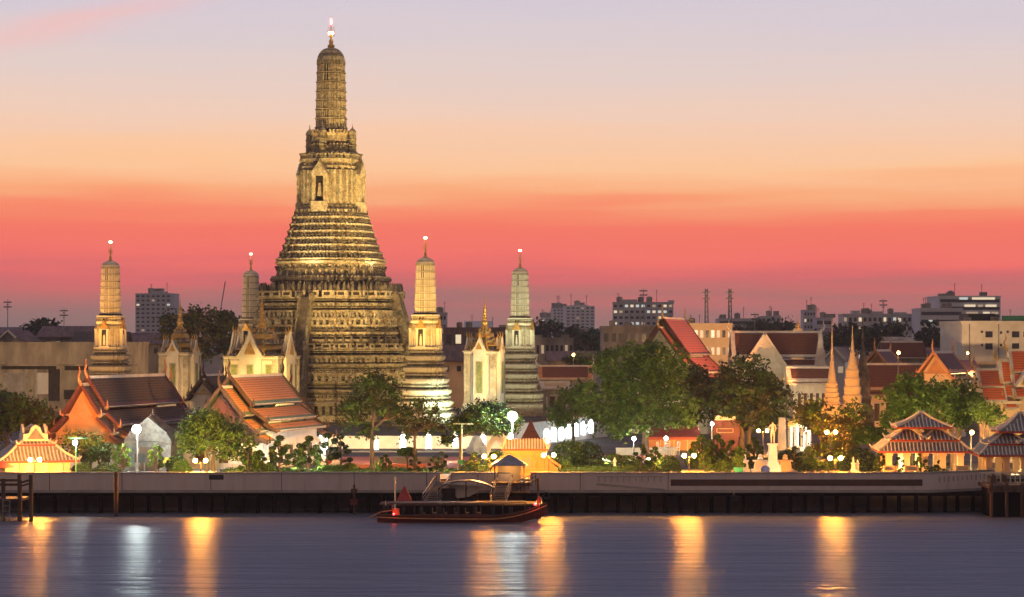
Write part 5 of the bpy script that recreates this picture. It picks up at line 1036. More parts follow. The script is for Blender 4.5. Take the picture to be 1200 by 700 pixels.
for i, (lb, D, bx, bl) in enumerate((("wide dark tree clump below the hazy pair of towers", 780, 650, [(650,396,42,16),(620,392,16,14),(690,400,24,14)]), ("dark tree line above the cream hall roof", 800, 905, [(905,384,26,10),(880,390,18,10),(925,392,16,12)]),
        ("dark trees below the long grey apartment row, left part", 700, 1000, [(1000,394,22,14),(980,402,18,12)]), ("dark trees below the long grey apartment row, right part", 690, 1036, [(1036,392,22,14),(1020,402,20,12)]),
        ("dark trees below the white office block", 620, 1098, [(1098,398,28,14),(1120,404,18,12)]), ("dark trees at the far left behind the tin roofed building", 760, 55, [(52,384,16,10),(40,392,14,10)]), ("dark small tree left of the steep orange roof", 620, 690, [(700,405,14,10)]))):
    tree(lb, D, bx, bl, [L6,L2], 1.0, .8, .5, cr=2.2)

# ------------------------------------------------------------------ clipped plants: a few kinds built once, then copied
def topiary(kind, balls, mats, height, leaf=.10, bark=None, stems=1):
    o = thing("clipped_tree" if stems else "clipped_bush", "", "topiary", (0,0,0)); P = []; I = []
    for (x, y, z, r, sz) in balls:
        n = int(520*r*r/(leaf*leaf)*.022)+60; d = rng.normal(size=(n,3)); d /= np.linalg.norm(d, axis=1)[:,None]; rr = r*(.78+.3*rng.random(n))[:,None]
        P.append(np.array([x,y,z])+d*rr*np.array([1,1,sz])); I.append(rng.integers(0, len(mats), n))
    P = np.concatenate(P); leaves(P, leaf, np.concatenate(I), mats, "foliage", o, .1)
    if stems:
        mb = MB(); prev = Vector((0,0,0)); bs = sorted(balls, key=lambda q: q[2]); mb.tube([(0,0,-.1),(.08,.02,height*.3),(-.06,0,height*.62),(bs[-1][0],bs[-1][1],bs[-1][2])], [.11,.09,.07,.04], 6)
        for (x, y, z, r, sz) in bs: mb.tube([(0,0,z*.72),(x*.6,y*.6,z*.85),(x,y,z)], [.06,.05,.03], 5)
        mb.build("stem", bark or M_BARK, o)
    return o
def cloudballs(h, n, spread, r):
    B = [(0,0,h,r*1.1,.75)]
    for i in range(n): a = i*2.4; z = h*(.28+.66*i/n); B.append((math.cos(a)*spread*(1-.3*i/n), math.sin(a)*spread*.7, z, r*random.uniform(.75,1.15), .72))
    return B
def dome(r, sz): return [(0,0,r*sz*.8,r,sz)]
protos = {}
def plant(kind, px_, ybot, D, h, label, grp="clipped garden plants"):
    """h = height in metres; the copy is scaled to it"""
    base = protos[kind]; z = GZ
    if base.get("used") is None: o = base; o["used"] = 1
    else: o = copy_tree(base)
    o.location = (xd(px_, D), D, z); o.rotation_euler = (0,0,random.uniform(0,6.28)); o.scale = (h/base["h"],)*3; o["label"] = label; o["group"] = grp
    return o
for kd, bl, ms, h, st in (("bright", cloudballs(3.0, 11, .85, .31), [L5,L3], 3.0, 1), ("dark", cloudballs(3.4, 12, .95, .34), [L2,L1], 3.4, 1), ("teal", cloudballs(3.0, 8, .95, .30), [L2,L6], 3.0, 1), ("yellow", cloudballs(2.4, 10, .8, .30), [L3,L5], 2.4, 1),
                          ("dome", dome(1.2,.85), [L1,L2], 2.0, 0), ("dark_dome", dome(1.2,.85), [L2,L6], 2.0, 0), ("ball", dome(1.0,1.0)+[(.7,.2,.5,.55,.9),(-.65,.1,.45,.5,.9)], [L3,L1], 1.8, 0), ("umbrella", [(0,0,2.3,1.15,.42),(.7,.1,2.0,.6,.5),(-.7,-.2,2.05,.6,.5)], [L2,L1], 2.75, 1), ("hedge", [(x*.75,0,.45,.55,.8) for x in range(-3,4)], [L1,L3], .9, 0)):
    protos[kd] = topiary(kd, bl, ms, h, .11, None, st); protos[kd]["h"] = h
PL = [("bright",143,0,277,3.4,"bright green ball clipped tree left of the arched gate"),("bright",183,0,277,3.2,"bright green ball clipped tree in front of the arched gate"),("dome",207,0,278,2.3,"deep green rounded bush right of the arched gate"),("ball",213,0,272,1.9,"light green cluster bush left of the twin globe lamp"),
 ("dome",122,0,272,1.65,"rounded green bush left of the bright clipped tree"),("ball",98,0,273,1.6,"pale green bush near the foot of the green lamp post"),("dome",92,0,276,1.3,"little dark round bush beside the green lamp post"),("yellow",292,0,275,3.0,"yellow green clipped tree below the white walled hall's gable"),("yellow",304,0,277,2.6,"shorter yellow green clipped tree beside the hall's gable wall"),("dark",328,0,276,4.3,"tall dark clipped tree before the white hall wall, left of the pair"),
 ("ball",314,0,271,1.5,"small bush between clipped trees before the white hall"),("dark",351,0,276,3.4,"dark clipped tree before the white hall wall, left of a close pair"),("dark",362,0,275,4.3,"taller dark clipped tree at the white hall's right corner"),("teal",384,0,286,4.2,"teal lit clipped tree above the picket fence"),("teal",399,0,288,4.0,"slender teal lit clipped tree left of the mid garden trunk"),
 ("umbrella",410,0,269,1.7,"mushroom shaped bush with short trunk under the picket fence end"),("dome",402,0,270,1.4,"rounded bush left of the mushroom shaped bush"),("dark",452,0,270,2.5,"leafy dark clipped shrub right of the mid garden trunk"),("dark",445,0,272,2.1,"lower dark clipped shrub touching the mid garden trunk"),("teal",486,0,272,2.3,"thin clipped tree in front of the coral terrace, with bare stem"),("teal",509,0,273,2.2,"small clipped tree right of the thin bare stemmed one"),("teal",517,0,276,2.5,"clipped tree left of the umbrella tree trunk"),("umbrella",477,0,285,2.8,"grey topped flat clipped tree on the coral terrace"),
 ("yellow",557,0,274,2.5,"yellow lit cone shaped bush left of the landing gate"),("ball",549,0,276,1.6,"low yellow green bush near the umbrella tree trunk"),("ball",565,0,272,1.3,"small olive bush below the twin lamps left of the landing gate"),("ball",583,0,280,2.6,"yellow green bush behind the left lamps of the landing gate"),
 ("dome",668,0,286,3.9,"large round bush lit orange, right of the landing gate"),("dark_dome",686,0,286,3.7,"large dark round bush touching the orange lit round bush"),("dark_dome",699,0,279,1.9,"dark green rounded bush below the two large round bushes"),("ball",662,0,276,1.7,"orange lit low bush beside the right landing gate lamps"),
 ("umbrella",719,0,279,2.3,"tiny two tier clipped pine at the coral flower bed"),("dome",736,0,279,2.3,"domed dark bush in front of the coral flower bed"),("ball",724,0,273,1.2,"bright low bush beside a white garden post"),("teal",752,0,282,3.1,"cloud clipped dark tree before the big tree's kerb"),("dome",740,0,270,1.4,"rounded bush near the wall, left of a darker one"),("dark_dome",754,0,270,1.3,"dark ball bush near the wall below the cloud clipped tree"),("dark",768,0,280,2.9,"dense dark clipped tree left of the twin lamp"),("dark_dome",768,0,270,1.2,"low dark bush at the wall edge left of the twin lamp"),
 ("dome",782,0,277,2.4,"olive green clipped bush beside the twin lamp post"),("dark_dome",790,0,272,1.5,"dark low bush just left of the twin lamp post"),("bright",826,0,272,2.8,"broad bright leaved shrub right of the twin lamp post"),("dark",840,0,283,4.2,"tall dark bushy shrub below the dark red box"),("dark",857,0,281,3.6,"dark shrub left of the potted bright tree"),("yellow",822,0,283,4.0,"yellow green shrub tree left of the dark red box"),("ball",846,0,273,1.8,"low olive bush right of the bright leaved shrub"),
 ("dark",884,0,285,3.8,"dark leafy shrub behind the white stone memorials"),("dark_dome",924,0,281,2.9,"dark rounded tree right of the statue pedestal"),("teal",931,0,278,3.0,"dark flat clipped tree below the domed gazebo"),("bright",948,0,279,3.0,"light leaved shrub between the gazebo and twin lamps"),("dark_dome",944,0,273,1.5,"low dark bush at the wall below the light leaved shrub"),("dome",964,0,274,1.3,"low bush left of the brighter twin lamp near the river"),("dark_dome",1008,0,279,3.2,"large dark dome bush left of the right hand river pavilion"),("umbrella",1020,0,287,5.2,"umbrella clipped green tree left of the right hand river pavilion"),("dark_dome",992,0,273,1.3,"low dark bush right of the brighter twin lamp"),("dark",1031,0,270,2.7,"dark clipped shrub at the left corner of the right hand river pavilion"),
 ("teal",1053,0,268,2.3,"dark ball clipped tree before the pavilion's second column"),("dark",1079,0,268,2.8,"biggest dark clipped tree in front of the right hand river pavilion"),("dark_dome",1097,0,268,1.55,"flat dark ball bush in front of the right hand river pavilion"),("teal",1104,0,268.5,2.6,"airy dark clipped tree before the pavilion's right columns")]
for kd, px_, yb, D, h, lb in PL: plant(kd, px_, yb, D, h, lb)
for px_, D, h, lb in ((690,276,.9,"clipped hedge strip left of the little two tier pine"),(712,277,.95,"clipped hedge strip below the little two tier pine"),(672,275,.8,"yellow lit hedge strip right of the landing gate"),(300,279,.8,"low hedge strip before the white walled hall"),(395,282,.8,"low hedge strip below the teal lit clipped trees"),(640,277,.7,"hedge strip beside the landing gate wing"),(975,283,1.2,"hedge strip behind the brighter twin lamp"),(900,290,1.3,"hedge strip behind the statue")):
    o = plant("hedge", px_, 0, D, h, lb, "clipped hedge strips"); o.rotation_euler = (0,0,random.uniform(-.1,.1)); o["category"] = "hedge"
for kd in protos:
    for k in ("h", "used"):
        pass
# ------------------------------------------------------------------ lamps
def twin_lamp(label, px_, py_, D, gap, power=420, hz=None):
    o = thing("twin_globe_lamp", label, "street lamp", (xd(px_, D), D, GZ), 0, "twin globe garden lamps"); H = zd(py_, D)-GZ; g = gap*D/F/2
    mb = MB(); mb.lathe([(.16,0),(.16,.25),(.07,.35),(.055,H-.1)], 8); mb.bar((-g,0,H-.28),(g,0,H-.28),.06,.06)
    for s in (-1, 1): mb.tube([(s*g,0,H-.3),(s*g,0,H-.18)], .07, 6)
    mb.build("post", M_BLACK, o)
    for s in (-1, 1): b_ = MB(); b_.ball((s*g,0,H), .21, n=12, k=8); b_.build("globe", G_SOD, o, smooth=True)
    return o
twin_lamp("twin globe lamp in front of the small white pavilion", 41, 539, 262.4, 11); twin_lamp("twin globe lamp under the broad low tree left of the white walled hall", 235, 540, 262.4, 12)
twin_lamp("twin globe lamp left of the landing gate", 573, 535, 263.5, 11); twin_lamp("twin globe lamp right of the landing gate", 643, 533.5, 262.6, 12); twin_lamp("twin globe lamp among clipped bushes in the right garden centre", 807.5, 534, 262.4, 11.5)
twin_lamp("far twin globe lamp under the wide dark round tree", 894, 505, 325, 10); twin_lamp("upper twin globe lamp in the ragged olive tree", 974, 506.5, 305, 10); twin_lamp("lower twin globe lamp near the river below the ragged olive tree", 979, 537, 262.4, 12.5)
def pole_lamp(label, px_, py_, D, rad, gm, pm=M_METAL, arm=True, power=0, col=COOL, name="lamp_post"):
    o = thing(name, label, "street lamp", (xd(px_, D), D+.6, GZ)); H = zd(py_, D)-GZ; mb = MB(); mb.lathe([(.2,0),(.2,.4),(.1,.5),(.07,H+.4)], 8)
    if arm: mb.bar((-1.0,0,H+.5),(1.4,0,H+.5),.09,.09)
    mb.build("post", pm, o); b_ = MB()
    if rad > .9:   # a rack of four flood lamps
        for q, (lx, lz) in enumerate(((-.55,.5),(.55,.5),(-.55,-.5),(.55,-.5))): b_.ball((lx*rad*1.05,-.6,H+lz*rad*.9), rad*.5, n=12, k=8)
        fb = MB(); fb.box(-rad*1.15, rad*1.15, -.32, -.22, H-rad, H+rad); fb.bar((0,-.25,H),(0,0,H-.3),.12,.12); fb.build("lamp_rack", M_METAL, o)
    else: b_.ball((0,-.6,H), rad, n=14, k=10)
    bl = b_.build("lamp", gm, o, smooth=True)
    mb = MB(); mb.box(-rad*.5, rad*.5, -.2, .1, H-rad*.5, H+rad*.5); mb.build("housing", M_BLACK, o); return o
pole_lamp("brilliant white floodlight above the landing gate, brightest in the picture", 600.5, 488, 276, .55, G_WHT, arm=False)
pole_lamp("brilliant white floodlight beside the arched gate porch", 160, 503, 277, .50, G_WHT, arm=False)
pole_lamp("green lamp post with small white lamp left of the arched gate", 88, 519, 264, .26, G_SML, mat("green_post", (0.05,0.22,0.12), (0.07,0.28,0.15), 2, .5))
for px_, py_, D, lb in ((743,514.5,318,"small white lamp by the big green tree trunk, left one"),(780.5,514,322,"small white lamp in front of the red awning, right of the trunk"),(834.5,497,335,"small white lamp beside the dark red box"),(945,500,335,"small white lamp on the domed gazebo")):
    pole_lamp(lb, px_, py_, D, .24, G_SML, arm=False)
pole_lamp("orange street light among the dark roofs near the orange streetlit tree", 672, 416, 500, .28, G_AMB, arm=False); pole_lamp("orange lamp on the long red brown roof at right", 1053, 413.5, 378, .25, G_AMB, arm=False)
pole_lamp("amber wall lamp on the weathered white house", 1134, 414, 425, .2, G_AMB, arm=False); pole_lamp("greenish street light behind the red brown roofs", 1034, 407, 470, .22, G_SML, arm=False); pole_lamp("amber lamp between the two right hand river pavilions", 1139, 507, 284, .26, G_AMB, arm=False)
pole_lamp("tall bare lamp post with crossarm in front of the umbrella tree", 541, 502, 277, .09, M_METAL, mat("pale_green_post", (0.35,0.42,0.25), (0.42,0.48,0.3), 2, .5))

# ------------------------------------------------------------------ garden buildings and furniture of the right half
D = 338; o = thing("ticket_kiosk", "dark red box kiosk with framed panel beside a small white lamp", "kiosk", (xd(851.5, D), D, GZ)); w = 31*D/F/2; z = lambda y: zd(y, D)-GZ
mb = MB(); mb.box(-w, w, 0, 3, z(512), z(493.5), 0); mb.box(-w-.1, w+.1, -.1, 3.1, z(494.2), z(493), 0); mb.build("wall", M_DRED, o); mb = MB(); mb.box(-w+.3, w-.6, .4, 2.6, z(493), z(487.6)); mb.build("roof_box", M_PEACH, o)
mb = MB()
x0, x1, z0, z1 = xd(840,D)-xd(851.5,D), xd(859,D)-xd(851.5,D), z(507), z(502.5)
for a, b_ in (((x0,-.05,z0),(x1,-.05,z0)),((x0,-.05,z1),(x1,-.05,z1)),((x0,-.05,z0),(x0,-.05,z1)),((x1,-.05,z0),(x1,-.05,z1))): mb.bar(a, b_, .1, .1)
mb.build("frame", M_OTRIM, o); mb = MB(); mb.box(-w+.2, w-.2, .1, 2.8, 0, z(512)); mb.build("counter", M_DRED, o)
D = 334; o = thing("red_awning", "long red awning stall behind the white chairs under the big tree", "stall", (xd(790, D), D, GZ)); w = 66*D/F/2; z = lambda y: zd(y, D)-GZ
mb = MB(); mb.loft([[(-w,0,z(513)),(w,0,z(513)),(w-.6,3,z(501)),(-w+.6,3,z(501))],[(-w,0,z(512)),(w,0,z(512)),(w-.6,3,z(500)),(-w+.6,3,z(500))]]); mb.build("roof", M_DRED, o)
mb = MB(); mb.box(-w, w, -.06, .04, z(515.5), z(512.6)); mb.build("valance", M_RED, o)
for k in range(5): c = MB(); c.tube([(-w+.2+(2*w-.4)*k/4,.1,0),(-w+.2+(2*w-.4)*k/4,.1,z(513))], .07, 6); c.build("post", M_PEACH, o)
mb = MB(); mb.box(-w+.3, w-.3, 2.6, 2.8, 0, z(503)); mb.build("back_wall", M_OTRIM, o); plamp((xd(790,D), D+1.2, GZ+2.4), 90, (1,.6,.3), .2)
def chair(label, px_, D, rz):
    o = thing("garden_chair", label, "chair", (xd(px_, D), D, GZ+.35), rz, "white chairs by the red awning")
    mb = MB(); mb.box(-.3,.3,-.3,.3,.45,.52); mb.build("seat", M_WHITE, o); mb = MB()
    for x in (-.27,.27): mb.bar((x,.28,.5),(x,.34,1.35),.07,.07)
    for q in (.8,1.05,1.3): mb.bar((-.27,.31,q),(.27,.31,q),.05,.12)
    mb.build("backrest", M_WHITE, o)
    for x in (-.26,.26):
        for y in (-.26,.26): c = MB(); c.bar((x,y,0),(x,y,.45),.07,.07); c.build("leg", M_WHITE, o)
    for x in (-.3,.3): c = MB(); c.bar((x,-.3,.75),(x,.3,.75),.06,.05); c.bar((x,-.28,.5),(x,-.28,.75),.05,.05); c.build("armrest", M_WHITE, o)
    o.scale = (1.5,1.5,1.35)
chair("white garden chair nearest the big green tree, facing right", 774.5, 316, R(70)); chair("white garden chair beside the small white lamp, middle of three", 783, 318, R(15)); chair("white garden chair farthest right beside the red awning", 791.5, 316, R(-70))
o = thing("garden_table", "small white round table between the white chairs", "table", (xd(786.5, 315), 315, GZ+.3)); mb = MB(); mb.lathe([(.7,.95),(.7,1.02)], 14); mb.build("top", M_WHITE, o); mb = MB(); mb.lathe([(.35,0),(.08,.1),(.08,.95)], 8); mb.build("leg", M_WHITE, o)
D = 338; o = thing("domed_gazebo", "round white pillared gazebo with pale orange dome", "gazebo", (xd(937, D), D, GZ)); r = 14.5*D/F; z = lambda y: zd(y, D)-GZ
mb = MB(); mb.lathe([(r*1.1,z(500)),(r*1.12,z(498)),(r*1.0,z(495.5)),(r*.78,z(493)),(r*.4,z(491)),(.05,z(490.2))], 20); mb.build("dome", M_PEACH, o, smooth=True)
for k in range(10): a = k*.628; c = MB(); c.lathe([(.26,0),(.2,.3),(.18,z(500)-.2),(.26,z(500))], 8, 0, (r*.9*math.cos(a), r*.9*math.sin(a), 0)); c.build("column", M_WHITE, o)
mb = MB(); mb.lathe([(r*1.15,0),(r*1.15,.5),(r,.55)], 20); mb.build("base", M_CREAM, o)
mb = MB(); mb.cb((-r*1.25,-.5,0), 1.3, .6, z(489), 0, 0, .75); mb.build("slab", M_OLDC, thing("stone_slab", "tall pale stone slab left of the domed gazebo", "stone slab", (xd(937,D)-.5, D-1, GZ)))
# statue on its pedestal
D = 272; o = thing("statue", "pale standing statue on a tall stepped white pedestal near the river", "statue", (xd(905.5, D), D, GZ)); z = lambda y: zd(y, D)-GZ
mb = MB(); mb.cb((0,0,0),1.9,1.9,z(545),0,0,.9); mb.cb((0,0,z(545)),1.35,1.35,.35,0,0); mb.cb((0,0,z(545)+.35),1.05,1.05,z(522)-z(545)-.35,0,0,.85); mb.cb((0,0,z(522)),1.15,1.15,.22,0,0); mb.build("pedestal", M_WHITE, o)
def body(o, H, m, z0):
    vs = [(0,0,.50),(0,0,.62),(0,0,.75),(0,0,.82),(0,0,.865),(0,-.005,.94),(.055,0,.47),(.06,0,.27),(.06,.01,.04),(.06,-.06,.015),(-.055,0,.47),(-.06,-.01,.27),(-.06,.01,.04),(-.06,-.06,.015),(.115,0,.80),(.14,.01,.64),(.12,-.07,.53),(-.115,0,.80),(-.15,.01,.65),(-.10,-.09,.60)]
    ed = [(0,1),(1,2),(2,3),(3,4),(4,5),(0,6),(6,7),(7,8),(8,9),(0,10),(10,11),(11,12),(12,13),(3,14),(14,15),(15,16),(3,17),(17,18),(18,19)]
    rr = [.085,.072,.09,.07,.035,.058,.065,.045,.032,.025,.065,.045,.032,.025,.042,.034,.026,.042,.034,.026]
    me = bpy.data.meshes.new("figure"); me.from_pydata([(x*H,y*H,zz_*H) for x,y,zz_ in vs], ed, []); f = bpy.data.objects.new("figure", me); COL.objects.link(f); f.parent = o; f.location = (0,0,z0); me.materials.append(m)
    sk = f.modifiers.new("skin", 'SKIN'); ss = f.modifiers.new("sub", 'SUBSURF'); ss.levels = 1; ss.render_levels = 1
    for v, r_ in zip(me.skin_vertices[0].data, rr): v.radius = (r_*H*.9, r_*H*.9)
    me.skin_vertices[0].data[0].use_root = True
    return f
body(o, 2.7, M_CREAM, z(522)+.2)
for px_, D, yb, yt, w_, lb in ((891,274,556,541,1.9,"low white stone memorial left of the statue pedestal"),(873,276,556,541,1.0,"small pale stone lantern right of the potted bright tree"),(920,276,556,541,1.9,"peach brown stone block right of the statue pedestal"),(1000,270,556,544,.6,"little pale stone figure near the river left of the large dark bush")):
    o = thing("stone_memorial", lb, "memorial", (xd(px_, D), D, GZ)); z = lambda y: zd(y, D)-GZ; m_ = M_PEACH if "peach" in lb else M_WHITE
    mb = MB(); mb.cb((0,0,0), w_*1.2, w_, z(550), 0, 0, .92); mb.cb((0,0,z(550)), w_*.8, w_*.7, z(yt)-z(550), 0, 0, .8); mb.cb((0,0,z(yt)), w_*.9, w_*.8, .16); mb.build("plinth", m_, o)
    mb = MB(); mb.lathe([(w_*.12,0),(w_*.2,.15),(w_*.13,.4),(w_*.16,.55),(.02,.75)], 10, 0, (0,0,z(yt)+.16)); mb.build("finial", m_, o)
o = thing("potted_tree", "bright green ball clipped tree in a green glazed pot left of the statue", "potted tree", (xd(865.5, 268), 268, GZ)); o2 = topiary("p", cloudballs(2.7,9,.5,.36), [L5,L5,L3], 2.7, .10); ks = list(o2.children)
for k in ks: k.parent = o; k.location = (0,0,.75)
bpy.data.objects.remove(o2); mb = MB(); mb.lathe([(.32,0),(.5,.25),(.52,.75),(.6,1.15),(.6,1.25),(.5,1.25),(.48,1.1)], 14); mb.build("pot", mat("green_glaze", (0.03,0.25,0.12), (0.05,0.32,0.16), 2, .3), o)
for px_, D, lb, m_ in ((720.5,277,"little white garden post beside the bright low bush","w"),(1005,271,"short pale stone post left of the right hand river pavilion","w"),(897,270.5,"small dark blue covered bundle at the foot of the statue","b"),(640,300,"white pointed stone post beside the white glowing panels","w")):
    if m_ == "b":
        o = thing("covered_bundle", lb, "bundle", (xd(px_,D),D,GZ+.1)); mb = MB(); mb.ball((0,0,.8),.55,n=10,k=6,sz=.8); mb.cb((0,0,0),1.0,.8,.6,0,0,.9); mb.build("cloth", mat("blue_cloth",(0.03,0.06,0.25),(0.05,0.09,0.32),2,.8), o)
    else:
        o = thing("garden_post", lb, "post", (xd(px_,D),D,GZ)); mb = MB(); mb.cb((0,0,0),.3,.3,1.5,0,0,.9); mb.cb((0,0,1.5),.38,.38,.12); mb.build("shaft", M_WHITE, o); mb = MB(); mb.lathe([(.12,0),(.16,.15),(.02,.4)],8,0,(0,0,1.62)); mb.build("cap", M_WHITE, o)
for px_, D, lb, w_, h_, m_ in ((164,280,"dark notice board on legs under the brilliant white floodlight",1.3,1.1,M_BLACK),(196,280,"small yellow sign right of the arched gate",.95,.6,mat("yellow_sign",(0.75,0.55,0.05),(0.8,0.6,0.08),1,.6)),(540,276,"green litter board by the umbrella tree trunk",.8,.5,mat("green_board",(0.03,0.2,0.08),(0.04,0.25,0.1),1,.6)),(320,283,"dark green bin by the white hall corner",.8,1.5,L6)):
    o = thing("notice_board", lb, "sign" if "bin" not in lb else "bin", (xd(px_,D),D,GZ)); zz0 = 1.2 if "bin" not in lb else .1; mb = MB(); mb.box(-w_/2,w_/2,-.05,.05 if zz0 > 1 else .7,zz0,zz0+h_); mb.build("panel", m_, o); mb = MB()
    for s in (-1,1): mb.bar((s*w_*.4,.06,0),(s*w_*.4,.06,zz0+h_),.07,.07)
    mb.build("legs", M_METAL, o)
o = thing("red_umbrella", "red parasol at the far left edge beside the dock", "umbrella", (xd(4, 264), 264, GZ)); mb = MB(); mb.lathe([(1.3,1.55),(.8,1.85),(.05,2.15)],12); mb.lathe([(1.3,1.45),(1.3,1.55)],12); mb.build("canopy", M_RED, o); mb = MB(); mb.tube([(0,0,0),(0,0,2.1)],.04,6); mb.build("pole", M_METAL, o)
for x_, lb in ((1043,"peach stone bench at the left of the right hand river pavilion"),(1068,"peach stone bench before the pavilion's middle columns"),(1128,"peach stone seat at the right end of the right hand river pavilion")):
    D = 265.5; o = thing("bench", lb, "bench", (xd(x_,D),D,GZ+.35)); mb = MB(); mb.box(-.75,.75,-.25,.25,.6,.75); mb.build("seat", M_PEACH, o); mb = MB(); mb.box(-.75,.75,.2,.3,.75,1.25); mb.build("backrest", M_PEACH, o)
    for s in (-1,1): c = MB(); c.cb((s*.7,0,0),.2,.5,1.2); c.build("leg", M_PEACH, o)
# porcelain boulder/rock group
o = thing("rock_mound", "white lit rock mound behind the umbrella tree trunk", "rock", (xd(556,325),325,GZ)); mb = MB()
for i in range(9): mb.ball((random.uniform(-1.4,1.4),random.uniform(-.6,.6),random.uniform(.6,2.6)-abs(i-4)*.25),random.uniform(.5,1.0),n=7,k=5)
mb.build("stone", M_WHITE, o)

# ------------------------------------------------------------------ floodlighting of the temple (warm lamps low around it, as in the photograph)
def T(u_, v_, z): p = Vector((CX, CY, z)) + U*u_ + V*v_; return p
K1 = 0.95
for u_, v_, tu, tv, tz, p, a in ((10,-58, 2,-14, 12, 42000, 60), (-14,-58, -6,-14, 10, 24000, 60), (22,-52, 4,-6, 34, 130000, 34), (50,-30, 2,-2, 58, 300000, 26), (56,-20, 12,0, 22, 90000, 50), (60,-24, 3,0, 50, 190000, 30), (20,-56, 0,-3, 46, 150000, 26)):
    spot(T(u_,v_,GZ+1.0), T(tu,tv,tz), p*K1, AMB, a, .5, .5)
spot(T(44,-44,1), T(9,-12,10), 34000, (.75,1,.72), 40, .7); spot(T(0,-15,27), T(0,-5,50), 9000, YEL, 70, .6); spot(T(14,-6,27), T(4,-2,50), 9000, YEL, 70, .6)  # first spot is added, standing in for the white floodlight's greenish light
# tall right-hand prang, others
def prang_lights(px_, D, p, col, H, sides):
    """three lamps wash the stepped base, three narrow ones reach the spire"""
    b_ = Vector((xd(px_, D), D, GZ))
    for (ou, ov, k) in sides:
        spot(b_ + U*ou*1.0 + V*ov*1.0 + Vector((0,0,.6)), b_ + Vector((0,0,H*.30)), p*k*.42, col, 60, .7, .3)
        spot(b_ + U*ou*1.6 + V*ov*1.6 + Vector((0,0,.6)), b_ + Vector((0,0,H*.72)), p*k*6.5, col, 26, .8, .3)
prang_lights(498.5, 434, 9000, (1,.58,.14), 33, ((-8,-14,1.0),(7,-15,1.4),(15,-6,1.0)))
prang_lights(129.5, 452, 7500, (1,.46,.10), 33, ((-8,-14,1.0),(6,-15,1.3),(15,-6,.4)))
prang_lights(609.5, 495, 4200, (.88,.92,.55), 33, ((-8,-14,.9),(7,-15,1.2),(15,-6,1.0)))
prang_lights(294, 514, 200, (1,.55,.22), 33, ((-15,-8,1.0),(-8,-16,.8)))
for px_, D, p, col in ((307,440,7500,(1,.60,.16)),(211,483,4500,(1,.60,.24)),(568,465,3600,(.80,1.0,.80))):
    b_ = Vector((xd(px_, D), D, GZ))
    for (ou, ov, tz, k) in ((-7,-15,12,.8),(6,-15,16,1.0),(12,-6,12,.6)): spot(b_ + U*ou + V*ov + Vector((0,0,1)), b_ + Vector((0,0,tz)), p*k, col, 75, .6, .3)
# street-side amber and white wash on halls, as in the photograph
spot((xd(85,276), 272, 4), (xd(103,292), 292, 6), 20000, (1,.30,.04), 75); spot((xd(20,480), 470, 8), (xd(70,520), 520, 10), 30000, (1,.62,.28), 130); spot((xd(110,490), 478, 9), (xd(115,520), 520, 9), 16000, (1,.55,.2), 120)
spot((xd(372,281), 280, GZ+.4), (xd(335,289), 289, 2.5), 3200, (.92,1,.95), 110); spot((xd(345,281), 281, GZ+.3), (xd(330,289), 289, 2), 1200, (.92,1,.95), 120); spot((xd(360,290), 268, 12), (xd(310,300), 300, 8), 60000, (1,.46,.09), 60)
spot((52, 392, 7), (33, 409, 15), 45000, (1,.36,.10), 80); spot((xd(880,385), 385, 4), (xd(900,424), 424, 11), 11000, (1,.80,.50), 80); spot((xd(750,370), 365, 4), (xd(770,400), 400, 12), 9000, (1,.85,.4), 60)
spot((xd(835,490), 470, 10), (xd(835,520), 520, 13), 60000, (1,.55,.25), 100); spot((xd(1170,280), 279, 1), (xd(1180,305), 305, 7), 16000, (1,.58,.22), 90)
spot((xd(1130,405), 404, 9), (xd(1160,430), 430, 13), 20000, (1,.58,.26), 120); spot((xd(970,345), 345, 0), (xd(975,360), 360, 9), 6000, (1,.36,.06), 80); spot((xd(993,348), 348, 0), (xd(999,362), 362, 9), 4500, (1,.46,.12), 60); spot((xd(935,470), 470, 14), (xd(935,485), 485, 19), 9000, (1,.48,.14), 70)
spot((xd(1075,360), 355, 2), (xd(1095,380), 380, 9), 20000, (1,.45,.14), 80); spot((xd(640,440), 435, 6), (xd(650,470), 470, 9), 9000, (1,.45,.15), 80); spot((xd(215,500), 505, 3), (xd(235,545), 545, 14), 45000, (1,.55,.18), 80)
for px_, D, z, p, c in ((1063,268.6,GZ+.9,260,(1,.62,.28)),(1110,268.6,GZ+.9,260,(1,.62,.28)),(1190,267,GZ+1.0,260,(1,.62,.28)),(1087,271.5,1.9,420,(1,.64,.3)),(1200,270,1.9,350,(1,.64,.3)),(615,270.6,GZ+.8,40,(1,.42,.10)),(620,290.5,GZ+1,150,(1,.5,.16)),(875,332,GZ+1.5,700,(1,.55,.18)),(35,268.2,GZ+.7,60,(1,.62,.28)),(582,296.5,GZ+1,200,(1,.6,.25)),(945,334,1.5,500,(.9,1,.9))):
    plamp((xd(px_, D), D, z), p, c, .15)
